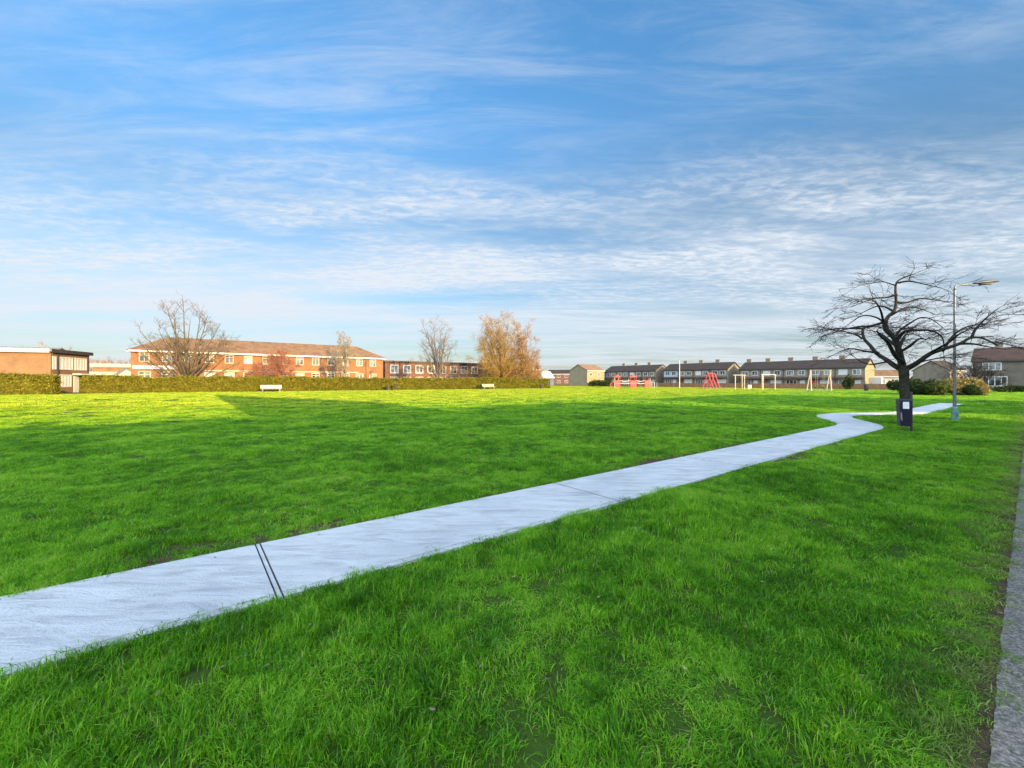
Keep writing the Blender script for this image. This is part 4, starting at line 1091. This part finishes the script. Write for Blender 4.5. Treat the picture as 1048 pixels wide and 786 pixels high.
def bar_frame(loc, ang, posts, bars, label, extra=None):
    t = thing('climbing_frame', loc, ang, label, 'climbing frame')
    for (x, y, h) in posts: MB().tube([(x,y,-.1),(x,y,h)], .085, 8).build('post', M['cream_paint'], t)
    for (a, b_) in bars: MB().tube([a, b_], .07, 8).build('crossbar', M['cream_paint'], t)
    if extra: extra(t)
    return t
def panel_a(t): MB().box(2.35, 3.0, -.06, .06, .25, .9).build('play_panel', M['white_paint'], t)
bar_frame(at(752.5, 76), 0, [(0,0,2.65),(1.7,0,2.65),(2.1,1.5,2.65)], [((-.4,0,2.7),(1.9,0,2.7)),((1.7,0,2.68),(2.1,1.5,2.68))], 'cream goal shaped climbing frame with a small white panel', panel_a)
def panel_b(t):
    MB().box(-.0, 2.2, -.05, .05, 1.0, 2.4).build('backboard', M['white_paint'], t)
bar_frame(at(780, 73), 0, [(0,0,2.7),(.55,.6,2.7),(2.3,0,2.7)], [((-.2,0,2.74),(2.5,0,2.74)),((0,0,2.5),(.55,.6,2.5))], 'cream climbing frame left of the tall cream swing')

t = thing('play_unit', at(649, 96), 0.05, 'red and white climbing unit with slide on the far side of the green', 'play equipment')
for k, (x, y) in enumerate(((-4.6,0),(-3.4,0),(-4.6,1.2),(-3.4,1.2),(-.9,0),(.5,0),(-.9,1.3),(.5,1.3),(2.6,0),(3.8,0),(2.6,1.2),(3.8,1.2))):
    MB().tube([(x,y,-.1),(x,y,2.6 if k < 8 else 2.3)], .07, 8).build('post', M['red_paint'] if k % 3 else M['cream_paint'], t)
for (x0, x1) in ((-4.7,-3.3),(-1,.6),(2.5,3.9)):
    MB().box(x0, x1, -.05, 1.3, 1.05, 1.15).build('platform', M['lamp_grey'], t)
    MB().box(x0+.1, x1-.1, -.09, -.052, 1.16, 1.75).build('guard_panel', M['red_paint'], t)
for (c0, c1) in ((-4.8,-3.2),(-1.1,.7)): MB().prism([(c0,2.5),(c1,2.5),((c0+c1)/2,3.05)], 'y', -.2, 1.4).build('canopy', M['red_paint'], t)
for (c0, c1) in ((-4.55,-3.45),(-.85,.45),(2.65,3.75)): MB().box(c0, c1, -.08, -.04, .15, .95).build('kick_panel', M['red_paint'], t)
MB().hexa([(.6,.3,1.02),(.62,.3,1.0),(.62,.9,1.0),(.6,.9,1.02)], [(2.2,.3,.2),(2.4,.3,.15),(2.4,.9,.15),(2.2,.9,.2)]).build('slide', M['cream_paint'], t)
for (xa, xb) in ((-3.3,-1.0),(.6,2.5)): MB().tube([(xa,0,1.7),((xa+xb)/2,0,1.5),(xb,0,1.7)], .05, 6).tube([(xa,0,1.1),((xa+xb)/2,0,.95),(xb,0,1.1)], .06, 6).build('bridge_rail', M['white_paint'], t)
for x in (4.3, 4.9, 5.5): MB().tube([(x,.2,-.1),(x,.2,1.3)], .06, 6).build('hoop_post', M['white_paint'], t)
MB().tube([(-5.6,.5,-.1),(-5.4,.5,1.0),(-5.0,.5,1.3),(-4.7,.5,1.2)], .09, 8).build('climbing_hoop', M['red_paint'], t)
for (px, yy, w, d) in ((649, 96.5, 13.5, 3.2), (728, 88, 7, 5), (836, 66.8, 9.5, 3.2), (768, 75, 9, 3.0)):
    c_ = at(px, yy); mb = MB(); n = 28
    for i in range(n): mb.v.append((c_.x+w/2*math.cos(6.2832*i/n)*(1+.06*math.sin(3*i)), c_.y+d/2*math.sin(6.2832*i/n), 0.035))
    mb.f.append(tuple(range(n)))
    o = mb.build('play_surface', M['bark_chips']); o['kind'] = 'structure'
p = thing('white_pole', at(695.5, 92), 0, 'tall thin white pole before the middle grey terrace', 'pole')
MB().tube([(0,0,-.2),(0,0,6.3)], [.09,.06], 10).build('shaft', M['white_paint'], p); MB().tube([(0,0,6.3),(0,0,6.45)], [.1,.05], 10).build('cap', M['lamp_grey'], p)

# ---------------------------------------------------------------- camera
cam = bpy.data.cameras.new('camera'); co_ = bpy.data.objects.new('camera', cam); COL.objects.link(co_)
cam.sensor_width = 36; cam.lens = 36*F/1048; cam.clip_start = 0.05; cam.clip_end = 5000
cam.shift_y = -(393-HY)/1048
co_.location = (0, 0, HC); co_.rotation_euler = (math.pi/2, 0, 0)
SC.camera = co_

# ---------------------------------------------------------------- light
sd = Vector((-VX, -VY, 0)).normalized()*math.cos(R(SUN_EL)) + Vector((0,0,math.sin(R(SUN_EL))))
sl = bpy.data.lights.new('sun', 'SUN'); sl.energy = 5.0; sl.angle = R(0.35); sl.color = (1.0, 0.67, 0.27)
so = bpy.data.objects.new('sun', sl); COL.objects.link(so)
so.rotation_euler = sd.to_track_quat('Z', 'Y').to_euler(); so.location = (20, -20, 30)

wd = bpy.data.worlds.new('World'); SC.world = wd; wd.use_nodes = True
nt = wd.node_tree; bg = nt.nodes['Background']
sky = nt.nodes.new('ShaderNodeTexSky'); sky.sky_type = 'NISHITA'; sky.sun_disc = False
sky.sun_elevation = R(SUN_EL); sky.sun_rotation = math.atan2(sd.x, sd.y)
sky.air_density = 1.0; sky.dust_density = 0.6; sky.ozone_density = 2.0
tc = nt.nodes.new('ShaderNodeTexCoord')
sp_ = nt.nodes.new('ShaderNodeSeparateXYZ'); nt.links.new(tc.outputs['Generated'], sp_.inputs[0])
zc = math_n(nt, 'ADD', math_n(nt, 'MAXIMUM', sp_.outputs[2], 0.0), 0.05)
pxn = math_n(nt, 'DIVIDE', sp_.outputs[0], zc); pyn = math_n(nt, 'DIVIDE', sp_.outputs[1], zc)
cb = nt.nodes.new('ShaderNodeCombineXYZ'); nt.links.new(pxn, cb.inputs[0]); nt.links.new(pyn, cb.inputs[1])
def cloud_map(rot, sx, sy, ox=0, oy=0):
    mp = nt.nodes.new('ShaderNodeMapping'); mp.inputs['Rotation'].default_value = (0,0,rot); mp.inputs['Scale'].default_value = (sx, sy, 1)
    mp.inputs['Location'].default_value = (ox, oy, 0)
    nt.links.new(cb.outputs[0], mp.inputs['Vector']); return mp.outputs[0]
def ss(val, a, b_):
    n = nt.nodes.new('ShaderNodeMapRange'); n.interpolation_type = 'SMOOTHSTEP'
    n.inputs['From Min'].default_value = a; n.inputs['From Max'].default_value = b_
    nt.links.new(val, n.inputs['Value']); return n.outputs['Result']
# high streaks
st = noise_tex(nt, 1.6, 10, 0.66, cloud_map(0.14, 0.75, 3.6, 3.1, 0.4), 0.55)
stm = noise_tex(nt, 0.55, 3, 0.5, cloud_map(0.2, 1, 1.3, 7.0, 2.2))
c1 = math_n(nt, 'MULTIPLY', ss(st, 0.38, 0.80), ss(stm, 0.25, 0.56))
# rippled bank across the middle of the view
rp = noise_tex(nt, 13.0, 5, 0.6, cloud_map(-0.6, 0.7, 1.35, 1, 5), 0.4)
rb = noise_tex(nt, 0.9, 4, 0.6, cloud_map(0.1, 0.6, 1.2, 2, 9))
band = math_n(nt, 'MULTIPLY', ss(pyn, 1.25, 2.1), math_n(nt, 'SUBTRACT', 1.0, ss(pyn, 3.2, 5.5)))
c2 = math_n(nt, 'MULTIPLY', math_n(nt, 'MULTIPLY', math_n(nt, 'ADD', ss(rp, 0.38, 0.68), 0.45), ss(rb, 0.36, 0.60)), band)
# thin veil thickening with distance
vl = noise_tex(nt, 0.5, 6, 0.55, cloud_map(0.1, 0.5, 1.6, 5, 1), 0.5)
c3 = math_n(nt, 'MULTIPLY', ss(vl, 0.25, 0.62), ss(pyn, 1.3, 4.2))
# added bright cloud behind the viewer, unseen, filling the shaded lawn and path
bk = noise_tex(nt, 1.1, 6, 0.6, cloud_map(0.3, 1, 1, 9, 9), 0.4)
c4 = math_n(nt, 'MULTIPLY', ss(bk, 0.30, 0.60), ss(math_n(nt, 'MULTIPLY', sp_.outputs[1], -1.0), -0.12, 0.45))
gz_ = nt.nodes.new('ShaderNodeMapRange'); gz_.inputs['From Min'].default_value = 0.0; gz_.inputs['From Max'].default_value = 0.65
nt.links.new(sp_.outputs[2], gz_.inputs['Value'])
skg = ramp(nt, gz_.outputs[0], [(0.0, (0.275, 0.295, 0.33)), (0.28, (0.43, 0.48, 0.515)), (0.55, (0.43, 0.55, 0.60)), (0.8, (0.485, 0.775, 0.91)), (1.0, (0.485, 0.85, 1.02))])
skc = mixc(nt, 1.0, sky.outputs[0], skg, 'MULTIPLY')
CL = (2.3, 2.5, 2.75)
ca = math_n(nt, 'ADD', math_n(nt, 'MULTIPLY', c1, 0.48), math_n(nt, 'MULTIPLY', c2, 0.50))
ca = math_n(nt, 'ADD', ca, math_n(nt, 'MULTIPLY', c3, 0.70), True)
skc = mixc(nt, ca, skc, CL)
skc = mixc(nt, math_n(nt, 'MULTIPLY', c4, 0.85), skc, (12.3, 14.2, 16.2))
nt.links.new(skc, bg.inputs['Color']); bg.inputs['Strength'].default_value = 0.15

# ---------------------------------------------------------------- render settings
SC.render.engine = 'CYCLES'
SC.view_settings.view_transform = 'Standard'; SC.view_settings.look = 'None'
SC.view_settings.exposure = 1.2; SC.view_settings.gamma = 1.0
SC.cycles.use_denoising = True
SC.cycles.max_bounces = 6; SC.cycles.diffuse_bounces = 3; SC.cycles.glossy_bounces = 2; SC.cycles.transmission_bounces = 3
